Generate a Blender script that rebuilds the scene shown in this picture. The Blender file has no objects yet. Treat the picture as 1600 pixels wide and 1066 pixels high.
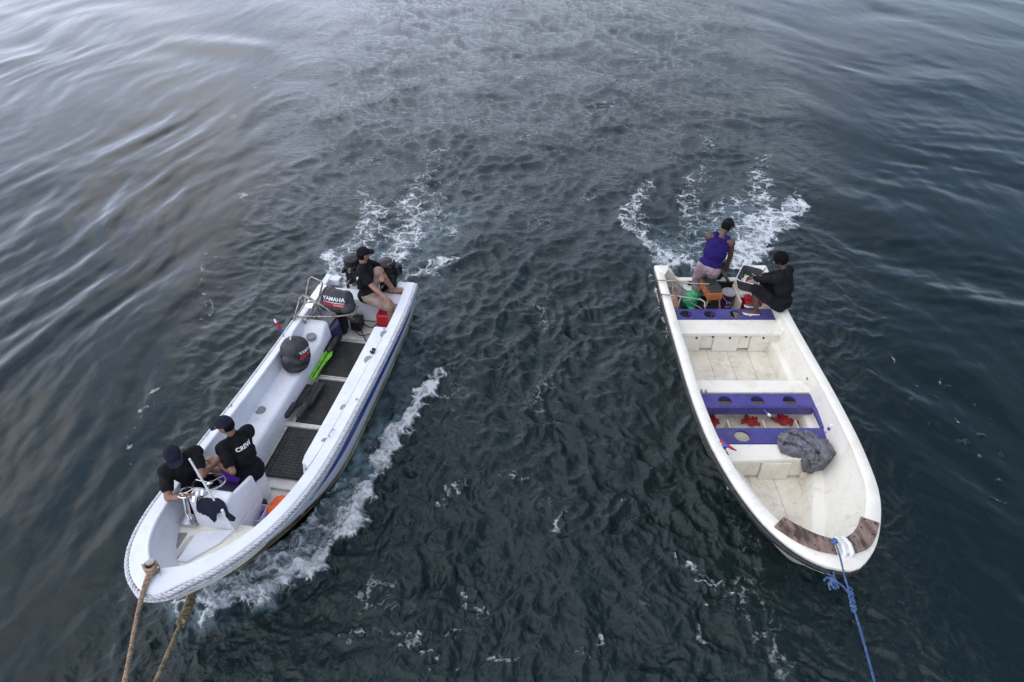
import bpy, bmesh, math, random
import numpy as np
from mathutils import Vector, Matrix, noise
from mathutils.bvhtree import BVHTree
R = math.radians
random.seed(7)
V = Vector
scene = bpy.context.scene
COL = scene.collection

# ------------------------------------------------------------------ camera
CAM_H = 7.0
PITCH = 40.0
FPX = 1067.0          # focal length in pixels of the 1600 px wide photograph (24 mm)
cam = bpy.data.objects.new('camera', bpy.data.cameras.new('camera'))
COL.objects.link(cam)
cam.location = (0, 0, CAM_H)
cam.rotation_euler = (R(90 - PITCH), 0, 0)
cam.data.lens = 36 * FPX / 1600
cam.data.sensor_width = 36
cam.data.clip_end = 20000
scene.camera = cam

# ------------------------------------------------------------------ world: bright broken overcast
SUN_EL, SUN_AZ = 64.0, 205.0          # azimuth measured from +Y towards +X
w = bpy.data.worlds.new('World'); scene.world = w; w.use_nodes = True
nt = w.node_tree; N = nt.nodes; Lk = nt.links
for n in list(N): N.remove(n)
out = N.new('ShaderNodeOutputWorld')
sky = N.new('ShaderNodeTexSky'); sky.sky_type = 'NISHITA'; sky.sun_disc = False
sky.sun_elevation = R(SUN_EL); sky.sun_rotation = R(SUN_AZ)
bg1 = N.new('ShaderNodeBackground'); bg1.inputs[1].default_value = 0.12
Lk.new(sky.outputs[0], bg1.inputs[0])
tc = N.new('ShaderNodeTexCoord')
sep = N.new('ShaderNodeSeparateXYZ'); Lk.new(tc.outputs['Generated'], sep.inputs[0])
def wm(op, a, b=None, clamp=False):
    n = N.new('ShaderNodeMath'); n.operation = op; n.use_clamp = clamp
    for i, x in enumerate((a, b)):
        if x is None: continue
        if isinstance(x, (int, float)): n.inputs[i].default_value = x
        else: Lk.new(x, n.inputs[i])
    return n.outputs[0]
zc = wm('ADD', wm('MAXIMUM', sep.outputs[2], 0.0), 0.22)
cx = wm('DIVIDE', sep.outputs[0], zc); cy = wm('DIVIDE', sep.outputs[1], zc)
cmb = N.new('ShaderNodeCombineXYZ'); Lk.new(cx, cmb.inputs[0]); Lk.new(cy, cmb.inputs[1])
cn = N.new('ShaderNodeTexNoise'); cn.inputs['Scale'].default_value = 1.3; cn.inputs['Detail'].default_value = 3
cn.inputs['Roughness'].default_value = 0.55; cn.inputs['Distortion'].default_value = 0.4
Lk.new(cmb.outputs[0], cn.inputs['Vector'])
# the cloud deck thins towards the right (east) of the view
cov = wm('ADD', wm('ADD', wm('MULTIPLY', cn.outputs[0], 0.7), 0.22), wm('MULTIPLY', sep.outputs[0], -0.52))
mr = N.new('ShaderNodeMapRange'); mr.inputs[1].default_value = 0.26; mr.inputs[2].default_value = 0.70
mr.interpolation_type = 'SMOOTHSTEP'; Lk.new(cov, mr.inputs[0])
cn2 = N.new('ShaderNodeTexNoise'); cn2.inputs['Scale'].default_value = 2.6; cn2.inputs['Detail'].default_value = 4
Lk.new(cmb.outputs[0], cn2.inputs['Vector'])
cr = N.new('ShaderNodeValToRGB')
cr.color_ramp.elements[0].position = 0.40; cr.color_ramp.elements[0].color = (0.44, 0.53, 0.75, 1)
cr.color_ramp.elements[1].position = 0.60; cr.color_ramp.elements[1].color = (1.06, 1.03, 1.06, 1)
Lk.new(cn2.outputs[0], cr.inputs[0])
bg2 = N.new('ShaderNodeBackground')
Lk.new(wm('ADD', wm('MULTIPLY', wm('POWER', wm('SUBTRACT', 1.0, wm('MAXIMUM', sep.outputs[2], 0.0)), 2.0), 0.72), wm('SUBTRACT', 1.10, wm('MULTIPLY', sep.outputs[0], 0.55))), bg2.inputs[1])
hz_ = N.new('ShaderNodeMix'); hz_.data_type = 'RGBA'; hz_.inputs[7].default_value = (0.70, 0.79, 1.0, 1)
Lk.new(wm('MULTIPLY', wm('POWER', wm('SUBTRACT', 1.0, wm('MAXIMUM', sep.outputs[2], 0.0)), 2.5), 0.95), hz_.inputs[0]); Lk.new(cr.outputs[0], hz_.inputs[6])
Lk.new(hz_.outputs[2], bg2.inputs[0])
mx = N.new('ShaderNodeMixShader')
fac = wm('ADD', wm('MULTIPLY', mr.outputs[0], 0.8), 0.2)
Lk.new(fac, mx.inputs[0]); Lk.new(bg1.outputs[0], mx.inputs[1]); Lk.new(bg2.outputs[0], mx.inputs[2])
Lk.new(mx.outputs[0], out.inputs[0])

sun = bpy.data.objects.new('sun', bpy.data.lights.new('sun', 'SUN')); COL.objects.link(sun)
sun.data.energy = 0.6; sun.data.angle = R(70); sun.data.color = (1.0, 0.97, 0.92)
az, el = R(SUN_AZ), R(SUN_EL)
sd = V((math.sin(az) * math.cos(el), math.cos(az) * math.cos(el), math.sin(el)))
sun.rotation_euler = sd.to_track_quat('Z', 'Y').to_euler()
vs = scene.view_settings
vs.view_transform = 'Standard'; vs.look = 'None'; vs.gamma = 1; vs.exposure = 0.5

# ------------------------------------------------------------------ unprojection (pixel of the photo + true height -> world)
def at(px, py, h):
    u = (px - 800) / FPX; v = (py - 533) / FPX
    c, s = math.cos(R(PITCH)), math.sin(R(PITCH))
    d = V((u, c - v * s, -s - v * c))
    return V((0, 0, CAM_H)) + d * ((CAM_H - h) / -d.z)

class Frame:
    """boat frame: local x = towards the bow, local y = right in the picture"""
    def __init__(s, ox, oy, ang):
        a = R(ang)
        s.d = V((-math.sin(a), -math.cos(a), 0)); s.e = V((math.cos(a), -math.sin(a), 0))
        s.O = V((ox, oy, 0)); s.rz = math.atan2(s.d.y, s.d.x)
    def w(s, p): return s.O + s.d * p[0] + s.e * p[1] + V((0, 0, p[2]))
    def px(s, px, py, h):
        q = at(px, py, h) - s.O
        return V((q.dot(s.d), q.dot(s.e), h))
FL = Frame(-2.33, 9.2, 9.5)
FR = Frame(3.32, 9.57, 0.0)
FW = Frame(0, 0, 0); FW.d = V((1, 0, 0)); FW.e = V((0, 1, 0)); FW.rz = 0

# ------------------------------------------------------------------ materials
MATS = {}
def mat(name, c1, c2=None, scale=6.0, rough=0.5, metal=0.0, bump=0.0, bscale=40.0, lo=0.4, hi=0.62,
        spec=0.5, detail=5, rvar=0.1, sheen=0.0, trans=0.0, sub=0.0, stretch=(1, 1, 1), grime=0.0):
    if name in MATS: return MATS[name]
    m = bpy.data.materials.new(name); m.use_nodes = True; MATS[name] = m
    t = m.node_tree; b = t.nodes['Principled BSDF']; L = t.links
    b.inputs['Metallic'].default_value = metal
    b.inputs['Specular IOR Level'].default_value = spec
    if trans: b.inputs['Transmission Weight'].default_value = trans
    if sub:
        b.inputs['Subsurface Weight'].default_value = sub
        b.inputs['Subsurface Scale'].default_value = 0.02
    if sheen: b.inputs['Sheen Weight'].default_value = sheen
    co = t.nodes.new('ShaderNodeTexCoord')
    mp = t.nodes.new('ShaderNodeMapping'); mp.inputs['Scale'].default_value = stretch
    L.new(co.outputs['Object'], mp.inputs[0])
    n1 = t.nodes.new('ShaderNodeTexNoise'); n1.inputs['Scale'].default_value = scale; n1.inputs['Detail'].default_value = detail
    n1.inputs['Distortion'].default_value = 0.5
    L.new(mp.outputs[0], n1.inputs['Vector'])
    r = t.nodes.new('ShaderNodeValToRGB')
    c2 = c2 or tuple(x * 0.8 for x in c1)
    r.color_ramp.elements[0].position = lo; r.color_ramp.elements[0].color = (*c1, 1)
    r.color_ramp.elements[1].position = hi; r.color_ramp.elements[1].color = (*c2, 1)
    L.new(n1.outputs[0], r.inputs[0]); csock = r.outputs[0]
    if grime:
        g1 = t.nodes.new('ShaderNodeTexNoise'); g1.inputs['Scale'].default_value = 11; g1.inputs['Detail'].default_value = 9; g1.inputs['Roughness'].default_value = .72; g1.inputs['Distortion'].default_value = 1.2
        g2 = t.nodes.new('ShaderNodeTexNoise'); g2.inputs['Scale'].default_value = 2.3; g2.inputs['Detail'].default_value = 4
        L.new(mp.outputs[0], g1.inputs['Vector']); L.new(mp.outputs[0], g2.inputs['Vector'])
        q1 = t.nodes.new('ShaderNodeMapRange'); q1.inputs[1].default_value = .50; q1.inputs[2].default_value = .72; L.new(g1.outputs[0], q1.inputs[0])
        q2 = t.nodes.new('ShaderNodeMapRange'); q2.inputs[1].default_value = .40; q2.inputs[2].default_value = .68; q2.inputs[4].default_value = grime; L.new(g2.outputs[0], q2.inputs[0])
        qm = t.nodes.new('ShaderNodeMath'); qm.operation = 'MULTIPLY'; L.new(q1.outputs[0], qm.inputs[0]); L.new(q2.outputs[0], qm.inputs[1])
        xm = t.nodes.new('ShaderNodeMix'); xm.data_type = 'RGBA'; L.new(qm.outputs[0], xm.inputs[0]); L.new(csock, xm.inputs[6]); xm.inputs[7].default_value = (.16, .125, .085, 1)
        csock = xm.outputs[2]
    L.new(csock, b.inputs['Base Color'])
    rr = t.nodes.new('ShaderNodeMapRange'); rr.inputs[3].default_value = max(0.02, rough - rvar); rr.inputs[4].default_value = min(1, rough + rvar)
    L.new(n1.outputs[0], rr.inputs[0]); L.new(rr.outputs[0], b.inputs['Roughness'])
    if bump:
        n2 = t.nodes.new('ShaderNodeTexNoise'); n2.inputs['Scale'].default_value = bscale; n2.inputs['Detail'].default_value = 4
        L.new(mp.outputs[0], n2.inputs['Vector'])
        bp = t.nodes.new('ShaderNodeBump'); bp.inputs['Strength'].default_value = bump; bp.inputs['Distance'].default_value = 0.01
        L.new(n2.outputs[0], bp.inputs['Height']); L.new(bp.outputs[0], b.inputs['Normal'])
    return m
M_gelW = mat('gelcoat_white', (.68, .70, .74), (.60, .62, .66), 3.5, .34, lo=.45, hi=.75, bump=.04, bscale=8, grime=.35)
M_gelC = mat('gelcoat_cream', (.74, .71, .62), (.64, .59, .49), 3.0, .38, lo=.45, hi=.78, bump=.04, bscale=8, grime=.55)
M_floorC = mat('floor_cream', (.68, .63, .53), (.53, .48, .39), 5.0, .6, lo=.4, hi=.75, bump=.15, bscale=60, grime=.7)
M_floorW = mat('floor_grey_white', (.52, .51, .48), (.34, .33, .31), 6.0, .6, lo=.4, hi=.72, bump=.15, bscale=60, grime=.7)
M_hatch = mat('hatch_grey', (.24, .24, .25), (.19, .19, .20), 8, .55, bump=.1)
M_blue = mat('stripe_blue', (.012, .03, .22), (.02, .04, .25), 6, .35)
M_purple = mat('paint_purple', (.058, .048, .225), (.040, .034, .155), 5, .42, bump=.08, bscale=25, grime=.5)
M_black = mat('rubber_black', (.012, .012, .013), (.03, .03, .03), 10, .5, bump=.1)
M_blackgloss = mat('engine_black', (.006, .006, .007), (.016, .016, .018), 12, .38, bump=.3, spec=.3)
M_cover = mat('cover_black', (.014, .014, .017), (.030, .030, .034), 9, .6, bump=.4, bscale=22)
M_darkblue = mat('locker_blue', (.015, .02, .09), (.01, .012, .05), 6, .5)
M_steel = mat('steel_dull', (.33, .31, .28), (.14, .11, .09), 14, .4, metal=.85, lo=.45, hi=.7)
M_chrome = mat('steel_bright', (.75, .75, .76), (.55, .55, .56), 12, .22, metal=1)
M_wood = mat('wood_weathered', (.23, .155, .125), (.055, .032, .026), 5, .8, bump=.6, bscale=60, lo=.38, hi=.62, stretch=(1, 3, 1), detail=8)
M_woodp = mat('wood_paddle', (.42, .24, .17), (.28, .15, .11), 10, .6, bump=.2)
M_orange = mat('wood_orange', (.34, .105, .025), (.22, .065, .018), 8, .55)
M_seatblk = mat('seat_black', (.02, .02, .02), (.05, .047, .045), 6, .55, bump=.3, bscale=20)
M_red = mat('plastic_red', (.50, .015, .03), (.33, .01, .02), 7, .35)
M_redcl = mat('cloth_red', (.42, .015, .02), (.2, .01, .015), 20, .8, bump=.5)
M_green = mat('bag_green', (.02, .36, .14), (.012, .22, .085), 16, .3, bump=.5, bscale=25)
M_lime = mat('fin_lime', (.22, .62, .03), (.14, .45, .02), 14, .45)
M_cloth = mat('cloth_black', (.006, .006, .008), (.012, .012, .014), 10, .95, bump=.5, bscale=60, spec=.15)
M_navy = mat('cloth_navy', (.008, .009, .018), (.014, .015, .028), 10, .9, bump=.4, bscale=80, spec=.2)
M_khaki = mat('cloth_khaki', (.34, .25, .20), (.24, .17, .14), 8, .9, bump=.5, bscale=60, spec=.2)
M_khakiD = mat('cloth_mauve', (.30, .22, .23), (.19, .14, .15), 9, .9, bump=.5, bscale=60, spec=.2)
M_tank = mat('cloth_purple', (.015, .006, .095), (.010, .005, .065), 9, .85, bump=.4, bscale=60, spec=.2)
M_shortp = mat('cloth_violet', (.13, .05, .42), (.09, .035, .32), 9, .85, bump=.4, bscale=60, spec=.2)
M_grey = mat('cloth_grey', (.13, .127, .145), (.075, .073, .085), 9, .5, bump=.5, bscale=50)
M_orcl = mat('cloth_orange', (.85, .13, .02), (.65, .08, .015), 14, .6, bump=.5)
M_skin1 = mat('skin_tan', (.30, .15, .10), (.24, .115, .075), 14, .5, sub=.05)
M_skin2 = mat('skin_brown', (.24, .115, .07), (.18, .085, .055), 14, .5, sub=.05)
M_skin3 = mat('skin_dark', (.085, .042, .028), (.06, .03, .02), 14, .48, sub=.05)
M_hair = mat('hair_black', (.004, .0035, .0035), (.007, .006, .006), 50, .9, spec=.1, bump=.9, bscale=120)
M_white = mat('white_print', (.78, .78, .78), (.7, .7, .7), 20, .6)
M_redprint = mat('red_print', (.50, .01, .03), (.42, .01, .025), 20, .5)
M_eye = mat('eye_white', (.7, .68, .66), None, 10, .3)
M_iris = mat('eye_dark', (.015, .01, .008), None, 10, .2)
M_lip = mat('lip', (.17, .05, .045), None, 10, .5)
M_ropeT = mat('rope_tan', (.36, .25, .16), (.16, .11, .075), 26, .9, bump=.6, bscale=120)
M_ropeW = mat('rope_white', (.62, .62, .64), (.36, .36, .38), 26, .9, bump=.6, bscale=120, lo=.45, hi=.72)
M_ropeB = mat('rope_blue', (.02, .07, .22), (.10, .15, .22), 22, .85, bump=.6, bscale=140)
M_moss = mat('rope_mossy', (.30, .22, .13), (.10, .09, .05), 20, .9, bump=.8, bscale=80)
M_bucket = mat('bucket_purple', (.07, .015, .10), (.05, .012, .08), 8, .35)
M_lid = mat('lid_grey', (.36, .36, .37), (.26, .26, .27), 8, .5)
M_basket = mat('basket_grey', (.03, .03, .033), (.05, .05, .052), 8, .5)
M_rim = mat('rim_white', (.68, .68, .67), (.55, .55, .54), 8, .45)
M_yel = mat('plastic_yellow', (.45, .48, .02), None, 8, .4)
M_bag = mat('bag_clear', (.55, .57, .58), (.35, .37, .39), 14, .18, bump=.8, bscale=30)
M_dirtyhull = mat('boot_yellowed', (.46, .42, .24), (.24, .17, .09), 5, .6)
M_bluebit = mat('plastic_blue', (.04, .05, .35), None, 8, .4)
M_dash = mat('dash_black', (.014, .012, .014), (.03, .02, .02), 6, .28)

# ------------------------------------------------------------------ mesh builder
class MB:
    def __init__(s): s.v = []; s.f = []
    def add(s, vs_, fs_):
        o = len(s.v); s.v += [V(q) for q in vs_]; s.f += [tuple(i + o for i in f) for f in fs_]
        return s
    def hexa(s, p):   # 4 bottom (ccw) + 4 top
        return s.add(p, [(3, 2, 1, 0), (4, 5, 6, 7), (0, 1, 5, 4), (1, 2, 6, 5), (2, 3, 7, 6), (3, 0, 4, 7)])
    def box(s, c, size, rot=None):
        c = V(c); x, y, z = (a / 2 for a in size)
        ps = [V(q) for q in ((-x, -y, -z), (x, -y, -z), (x, y, -z), (-x, y, -z), (-x, -y, z), (x, -y, z), (x, y, z), (-x, y, z))]
        if rot is not None: ps = [rot @ q for q in ps]
        return s.hexa([c + q for q in ps])
    def prism(s, poly, z0, z1):     # poly [(x,y)], z0/z1 numbers or lists
        n = len(poly)
        A = 0.5 * sum(poly[i][0] * poly[(i + 1) % n][1] - poly[(i + 1) % n][0] * poly[i][1] for i in range(n))
        if A < 0:
            poly = poly[::-1]
            if not isinstance(z0, (int, float)): z0 = z0[::-1]
            if not isinstance(z1, (int, float)): z1 = z1[::-1]
        a = [z0] * n if isinstance(z0, (int, float)) else z0
        b = [z1] * n if isinstance(z1, (int, float)) else z1
        vs_ = [(poly[i][0], poly[i][1], a[i]) for i in range(n)] + [(poly[i][0], poly[i][1], b[i]) for i in range(n)]
        return s.add(vs_, [tuple(range(n))[::-1], tuple(range(n, 2 * n))] + [(i, (i + 1) % n, n + (i + 1) % n, n + i) for i in range(n)])
    def tube(s, pts, r, n=8, closed=False, cap=True):
        pts = [V(p) for p in pts]; m = len(pts)
        rs = [r] * m if isinstance(r, (int, float)) else r
        T = []
        for i in range(m):
            if closed: t = pts[(i + 1) % m] - pts[i - 1]
            else: t = pts[min(i + 1, m - 1)] - pts[max(i - 1, 0)]
            T.append(t.normalized() if t.length > 1e-9 else V((0, 0, 1)))
        ref = V((0, 0, 1)) if abs(T[0].z) < .9 else V((1, 0, 0))
        nn = (ref - T[0] * ref.dot(T[0])).normalized(); vs_ = []
        for i in range(m):
            nn = (nn - T[i] * nn.dot(T[i])).normalized(); b = T[i].cross(nn)
            for k in range(n):
                a = 2 * math.pi * k / n
                vs_.append(pts[i] + (nn * math.cos(a) + b * math.sin(a)) * rs[i])
        fs_ = []
        for i in range(m if closed else m - 1):
            j = (i + 1) % m
            for k in range(n):
                fs_.append((i * n + k, i * n + (k + 1) % n, j * n + (k + 1) % n, j * n + k))
        if cap and not closed:
            fs_.append(tuple(range(n))[::-1]); fs_.append(tuple((m - 1) * n + k for k in range(n)))
        return s.add(vs_, fs_)
    def lathe(s, prof, n=24, M=None, c=(0, 0, 0)):
        M = M or Matrix.Identity(3); c = V(c); vs_ = []
        for (r, z) in prof:
            for k in range(n):
                a = 2 * math.pi * k / n
                vs_.append(c + M @ V((r * math.cos(a), r * math.sin(a), z)))
        fs_ = []
        for i in range(len(prof) - 1):
            for k in range(n):
                fs_.append((i * n + k, i * n + (k + 1) % n, (i + 1) * n + (k + 1) % n, (i + 1) * n + k))
        fs_.append(tuple(range(n))[::-1]); fs_.append(tuple((len(prof) - 1) * n + k for k in range(n)))
        return s.add(vs_, fs_)
    def ell(s, c, r, M=None, nu=20, nv=12, v0=-90, v1=90):
        M = M or Matrix.Identity(3); prof = []
        c = V(c); vs_ = []
        for j in range(nv + 1):
            a = R(v0 + (v1 - v0) * j / nv)
            cr_, z = max(math.cos(a), 1e-4), math.sin(a)
            for k in range(nu):
                b = 2 * math.pi * k / nu
                vs_.append(c + M @ V((r[0] * cr_ * math.cos(b), r[1] * cr_ * math.sin(b), r[2] * z)))
        fs_ = []
        for j in range(nv):
            for k in range(nu):
                fs_.append((j * nu + k, j * nu + (k + 1) % nu, (j + 1) * nu + (k + 1) % nu, (j + 1) * nu + k))
        fs_.append(tuple(range(nu))[::-1]); fs_.append(tuple(nv * nu + k for k in range(nu)))
        return s.add(vs_, fs_)
    def cap(s, a, b, ra, rb, n=14):
        a, b = V(a), V(b); d = b - a; L = d.length
        if L < 1e-6: return s.ell(a, (ra, ra, ra))
        z = d / L; x = z.orthogonal().normalized(); y = z.cross(x)
        M = Matrix((x, y, z)).transposed(); prof = []
        for j in range(6):
            t = R(-90 + 90 * j / 5.0); prof.append((max(ra * math.cos(t), 1e-4), ra * math.sin(t)))
        for j in range(6):
            t = R(90 * j / 5.0); prof.append((max(rb * math.cos(t), 1e-4), L + rb * math.sin(t)))
        return s.lathe(prof, n, M, a)
    def mesh(s, name, off=V((0, 0, 0))):
        me = bpy.data.meshes.new(name)
        me.from_pydata([tuple(q - off) for q in s.v], [], s.f); me.update()
        return me

def tag(o, label=None, cat=None, group=None, kind=None):
    if label: o['label'] = label
    if cat: o['category'] = cat
    if group: o['group'] = group
    if kind: o['kind'] = kind
    return o

def finish(o, m, smooth=False, bevel=0.0, seg=2, angle=35):
    if m is not None:
        o.data.materials.clear(); o.data.materials.append(m)
    if smooth:
        o.data.shade_smooth()
        if smooth != 'all': o.data.set_sharp_from_angle(angle=R(38))
    if bevel:
        b = o.modifiers.new('bevel', 'BEVEL'); b.width = bevel; b.segments = seg; b.limit_method = 'ANGLE'; b.angle_limit = R(angle)
        b.harden_normals = False
    return o

class Thing:
    """an Empty at the thing's base in a boat frame that parents its parts; parts are modelled in the frame's coordinates"""
    def __init__(s, name, label, cat, fr, base, group=None):
        s.fr = fr; s.base = V(base)
        s.o = bpy.data.objects.new(name, None); COL.objects.link(s.o)
        s.o.location = fr.w(s.base); s.o.rotation_euler = (0, 0, fr.rz); s.o.empty_display_size = .1
        tag(s.o, label, cat, group)
    def part(s, name, mb, m, smooth=False, bevel=0.0, parent=None, label=None, seg=2):
        me = mb.mesh(name, s.base) if isinstance(mb, MB) else mb
        o = bpy.data.objects.new(name, me); COL.objects.link(o)
        o.parent = parent or s.o
        if label: o['label'] = label
        return finish(o, m, smooth, bevel, seg)
def single(name, label, cat, fr, base, mb, m, smooth=False, bevel=0.0, group=None, seg=2):
    base = V(base)
    me = mb.mesh(name, base) if isinstance(mb, MB) else mb
    o = bpy.data.objects.new(name, me); COL.objects.link(o)
    o.location = fr.w(base); o.rotation_euler = (0, 0, fr.rz)
    tag(o, label, cat, group)
    return finish(o, m, smooth, bevel, seg)

def catmull(P_, n):
    P_ = [V(p) for p in P_]; Q = [P_[0] * 2 - P_[1]] + P_ + [P_[-1] * 2 - P_[-2]]
    res = []
    for i in range(1, len(Q) - 2):
        for k in range(12):
            t = k / 12.0; a, b, c, d = Q[i - 1], Q[i], Q[i + 1], Q[i + 2]
            res.append(0.5 * ((2 * b) + (c - a) * t + (2 * a - 5 * b + 4 * c - d) * t * t + (3 * b - a - 3 * c + d) * t ** 3))
    res.append(P_[-1])
    D = [0]
    for i in range(1, len(res)): D.append(D[-1] + (res[i] - res[i - 1]).length)
    outp = []; j = 0
    for k in range(n):
        t = D[-1] * k / (n - 1)
        while j < len(D) - 2 and D[j + 1] < t: j += 1
        f = (t - D[j]) / max(D[j + 1] - D[j], 1e-9)
        outp.append(res[j].lerp(res[j + 1], min(max(f, 0), 1)))
    return outp
def rope_mb(path, r, strands=3, pitch=None, step=None, n=6, mb=None):
    mb = mb or MB(); pitch = pitch or r * 7; step = step or r * .8
    L = sum((path[i + 1] - path[i]).length for i in range(len(path) - 1))
    P_ = catmull(path, max(8, int(L / step)))
    m = len(P_); T = [(P_[min(i + 1, m - 1)] - P_[max(i - 1, 0)]).normalized() for i in range(m)]
    ref = V((0, 0, 1)) if abs(T[0].z) < .9 else V((1, 0, 0)); nn = ref
    st = [[] for _ in range(strands)]; acc = 0
    for i in range(m):
        nn = (nn - T[i] * nn.dot(T[i])).normalized(); b = T[i].cross(nn)
        if i: acc += (P_[i] - P_[i - 1]).length
        for k in range(strands):
            a = 2 * math.pi * (k / strands + acc / pitch)
            st[k].append(P_[i] + (nn * math.cos(a) + b * math.sin(a)) * r * .58)
    for k in range(strands): mb.tube(st[k], r * .50, n)
    return mb
def plate_holes(mb, x0, x1, ya, yb, z, t, holes, r, n=28, x0b=None, x1b=None):
    """board between x0..x1 (fore-aft), y ya..yb, top at z, thickness t, round holes at (y)"""
    xm = (x0 + x1) / 2; cells = []; y = ya; W = x1 - x0
    for h in holes:
        cells.append(('r', y, h - r * 1.15)); cells.append(('h', h)); y = h + r * 1.15
    cells.append(('r', y, yb))
    def rect(a, b):
        mb.hexa([(x0, a, z - t), (x1, a, z - t), (x1, b, z - t), (x0, b, z - t), (x0, a, z), (x1, a, z), (x1, b, z), (x0, b, z)])
    for c in cells:
        if c[0] == 'r':
            if c[2] - c[1] > 1e-4: rect(c[1], c[2])
        else:
            hh = c[1]; a, b = hh - r * 1.15, hh + r * 1.15; inn = []; ou = []
            for k in range(n):
                th = 2 * math.pi * (k + .5) / n; cx_, sy = math.cos(th), math.sin(th)
                inn.append((xm + r * cx_, hh + r * sy))
                f = min((W / 2) / max(abs(cx_), 1e-6), (r * 1.15) / max(abs(sy), 1e-6))
                ou.append((xm + f * cx_, hh + f * sy))
            vs_ = [(p[0], p[1], z) for p in inn] + [(p[0], p[1], z) for p in ou] + [(p[0], p[1], z - t) for p in inn] + [(p[0], p[1], z - t) for p in ou]
            fs_ = []
            for k in range(n):
                j = (k + 1) % n
                fs_.append((k, n + k, n + j, j)); fs_.append((2 * n + j, 3 * n + j, 3 * n + k, 2 * n + k))
                fs_.append((k, j, 2 * n + j, 2 * n + k)); fs_.append((n + j, n + k, 3 * n + k, 3 * n + j))
            mb.add(vs_, fs_)
            for (yy) in ((a), (b)): pass
    return mb

def lettering(thing, parent, target_objs, text, center, right, up, nrm, size, m, name='lettering', lift=.003, shear=0, bold=0):
    """flat text mesh projected onto the surface of target meshes (all in frame coordinates)"""
    cu = bpy.data.curves.new('t', 'FONT'); cu.body = text; cu.size = size; cu.align_x = 'CENTER'; cu.align_y = 'CENTER'
    cu.shear = shear; cu.offset = bold; cu.resolution_u = 3
    ob = bpy.data.objects.new('t', cu); COL.objects.link(ob)
    dg = bpy.context.evaluated_depsgraph_get()
    me = bpy.data.meshes.new_from_object(ob.evaluated_get(dg)); bpy.data.objects.remove(ob)
    bm = bmesh.new(); bm.from_mesh(me)
    bmesh.ops.triangulate(bm, faces=bm.faces)
    bmesh.ops.subdivide_edges(bm, edges=[e for e in bm.edges if e.calc_length() > size * .3], cuts=1)
    bm.to_mesh(me); bm.free()
    right, up, nrm = V(right).normalized(), V(up).normalized(), V(nrm).normalized()
    off = thing.base
    trees = []
    for t in target_objs:
        vs_ = [v.co + off for v in t.data.vertices]; trees.append(BVHTree.FromPolygons(vs_, [p.vertices[:] for p in t.data.polygons]))
    for v in me.vertices:
        p = V(center) + right * v.co.x + up * v.co.y
        best = None
        for t in trees:
            h = t.ray_cast(p + nrm * .4, -nrm, .8)
            if h[0] is not None and (best is None or h[3] < best[3]): best = h
        q = (best[0] + nrm * lift) if best else p
        v.co = q - off
    for p in me.polygons: p.use_smooth = False
    return thing.part(name, me, m, parent=parent)

# ------------------------------------------------------------------ organic surfaces: overlapping capsules -> one voxel remeshed skin
def blob(mb, voxel=.008, smooth=4, wr=0.0, wf=9.0, wst=(1, 1, 1), off=V((0, 0, 0))):
    me = mb.mesh('blob', off); ob = bpy.data.objects.new('blob', me); COL.objects.link(ob)
    r = ob.modifiers.new('r', 'REMESH'); r.mode = 'VOXEL'; r.voxel_size = voxel
    if smooth:
        s_ = ob.modifiers.new('s', 'SMOOTH'); s_.factor = .5; s_.iterations = smooth
    dg = bpy.context.evaluated_depsgraph_get(); dg.update()
    nm = bpy.data.meshes.new_from_object(ob.evaluated_get(dg))
    bpy.data.objects.remove(ob); bpy.data.meshes.remove(me)
    if wr:
        ns = [v.normal.copy() for v in nm.vertices]
        for v, n_ in zip(nm.vertices, ns):
            q = V((v.co.x * wst[0], v.co.y * wst[1], v.co.z * wst[2])) * wf
            a = noise.noise(q) ; b = noise.noise(q * 2.3 + V((5, 3, 1)))
            v.co += n_ * wr * ((1 - 2 * abs(a)) * .8 + b * .5)
    nm.shade_smooth()
    return nm

def ik(a, target, l1, l2, hint):
    a, t = V(a), V(target); d = t - a; L = min(max(d.length, .08), (l1 + l2) * .995); d = d.normalized()
    x = (l1 * l1 - l2 * l2 + L * L) / (2 * L); y = math.sqrt(max(l1 * l1 - x * x, 0))
    h = V(hint) - d * V(hint).dot(d); h = h.normalized()
    return a + d * x + h * y, a + d * L

def hand(mb, W, D, Nn, side, curl=.5):
    D = V(D).normalized(); Nn = V(Nn); Nn = (Nn - D * Nn.dot(D)).normalized(); A = D.cross(Nn) * side
    Mx = Matrix((A, D, Nn)).transposed()
    mb.ell(W + D * .05, (.042, .055, .019), Mx, 14, 8)
    for i, (o, l) in enumerate(((.031, .068), (.011, .078), (-.010, .072), (-.030, .056))):
        p = W + D * .088 + A * o; d = (D + A * o * 3).normalized()
        for k, fr_ in enumerate((.42, .32, .26)):
            a = curl * (0.7 + .55 * k)
            dd = (d * math.cos(a) + Nn * math.sin(a)).normalized(); q = p + dd * l * fr_ * 1.15
            mb.cap(p, q, .0105 - .0008 * k, .0098 - .0008 * k, 8); p = q
    p = W + D * .022 + A * .034; dd = (D * .62 + A * .62 + Nn * .25).normalized(); q = p + dd * .042
    mb.cap(p, q, .013, .012, 8); dd = (D * .85 + A * .25 + Nn * .35).normalized(); mb.cap(q, q + dd * .03, .0115, .010, 8)

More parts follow.
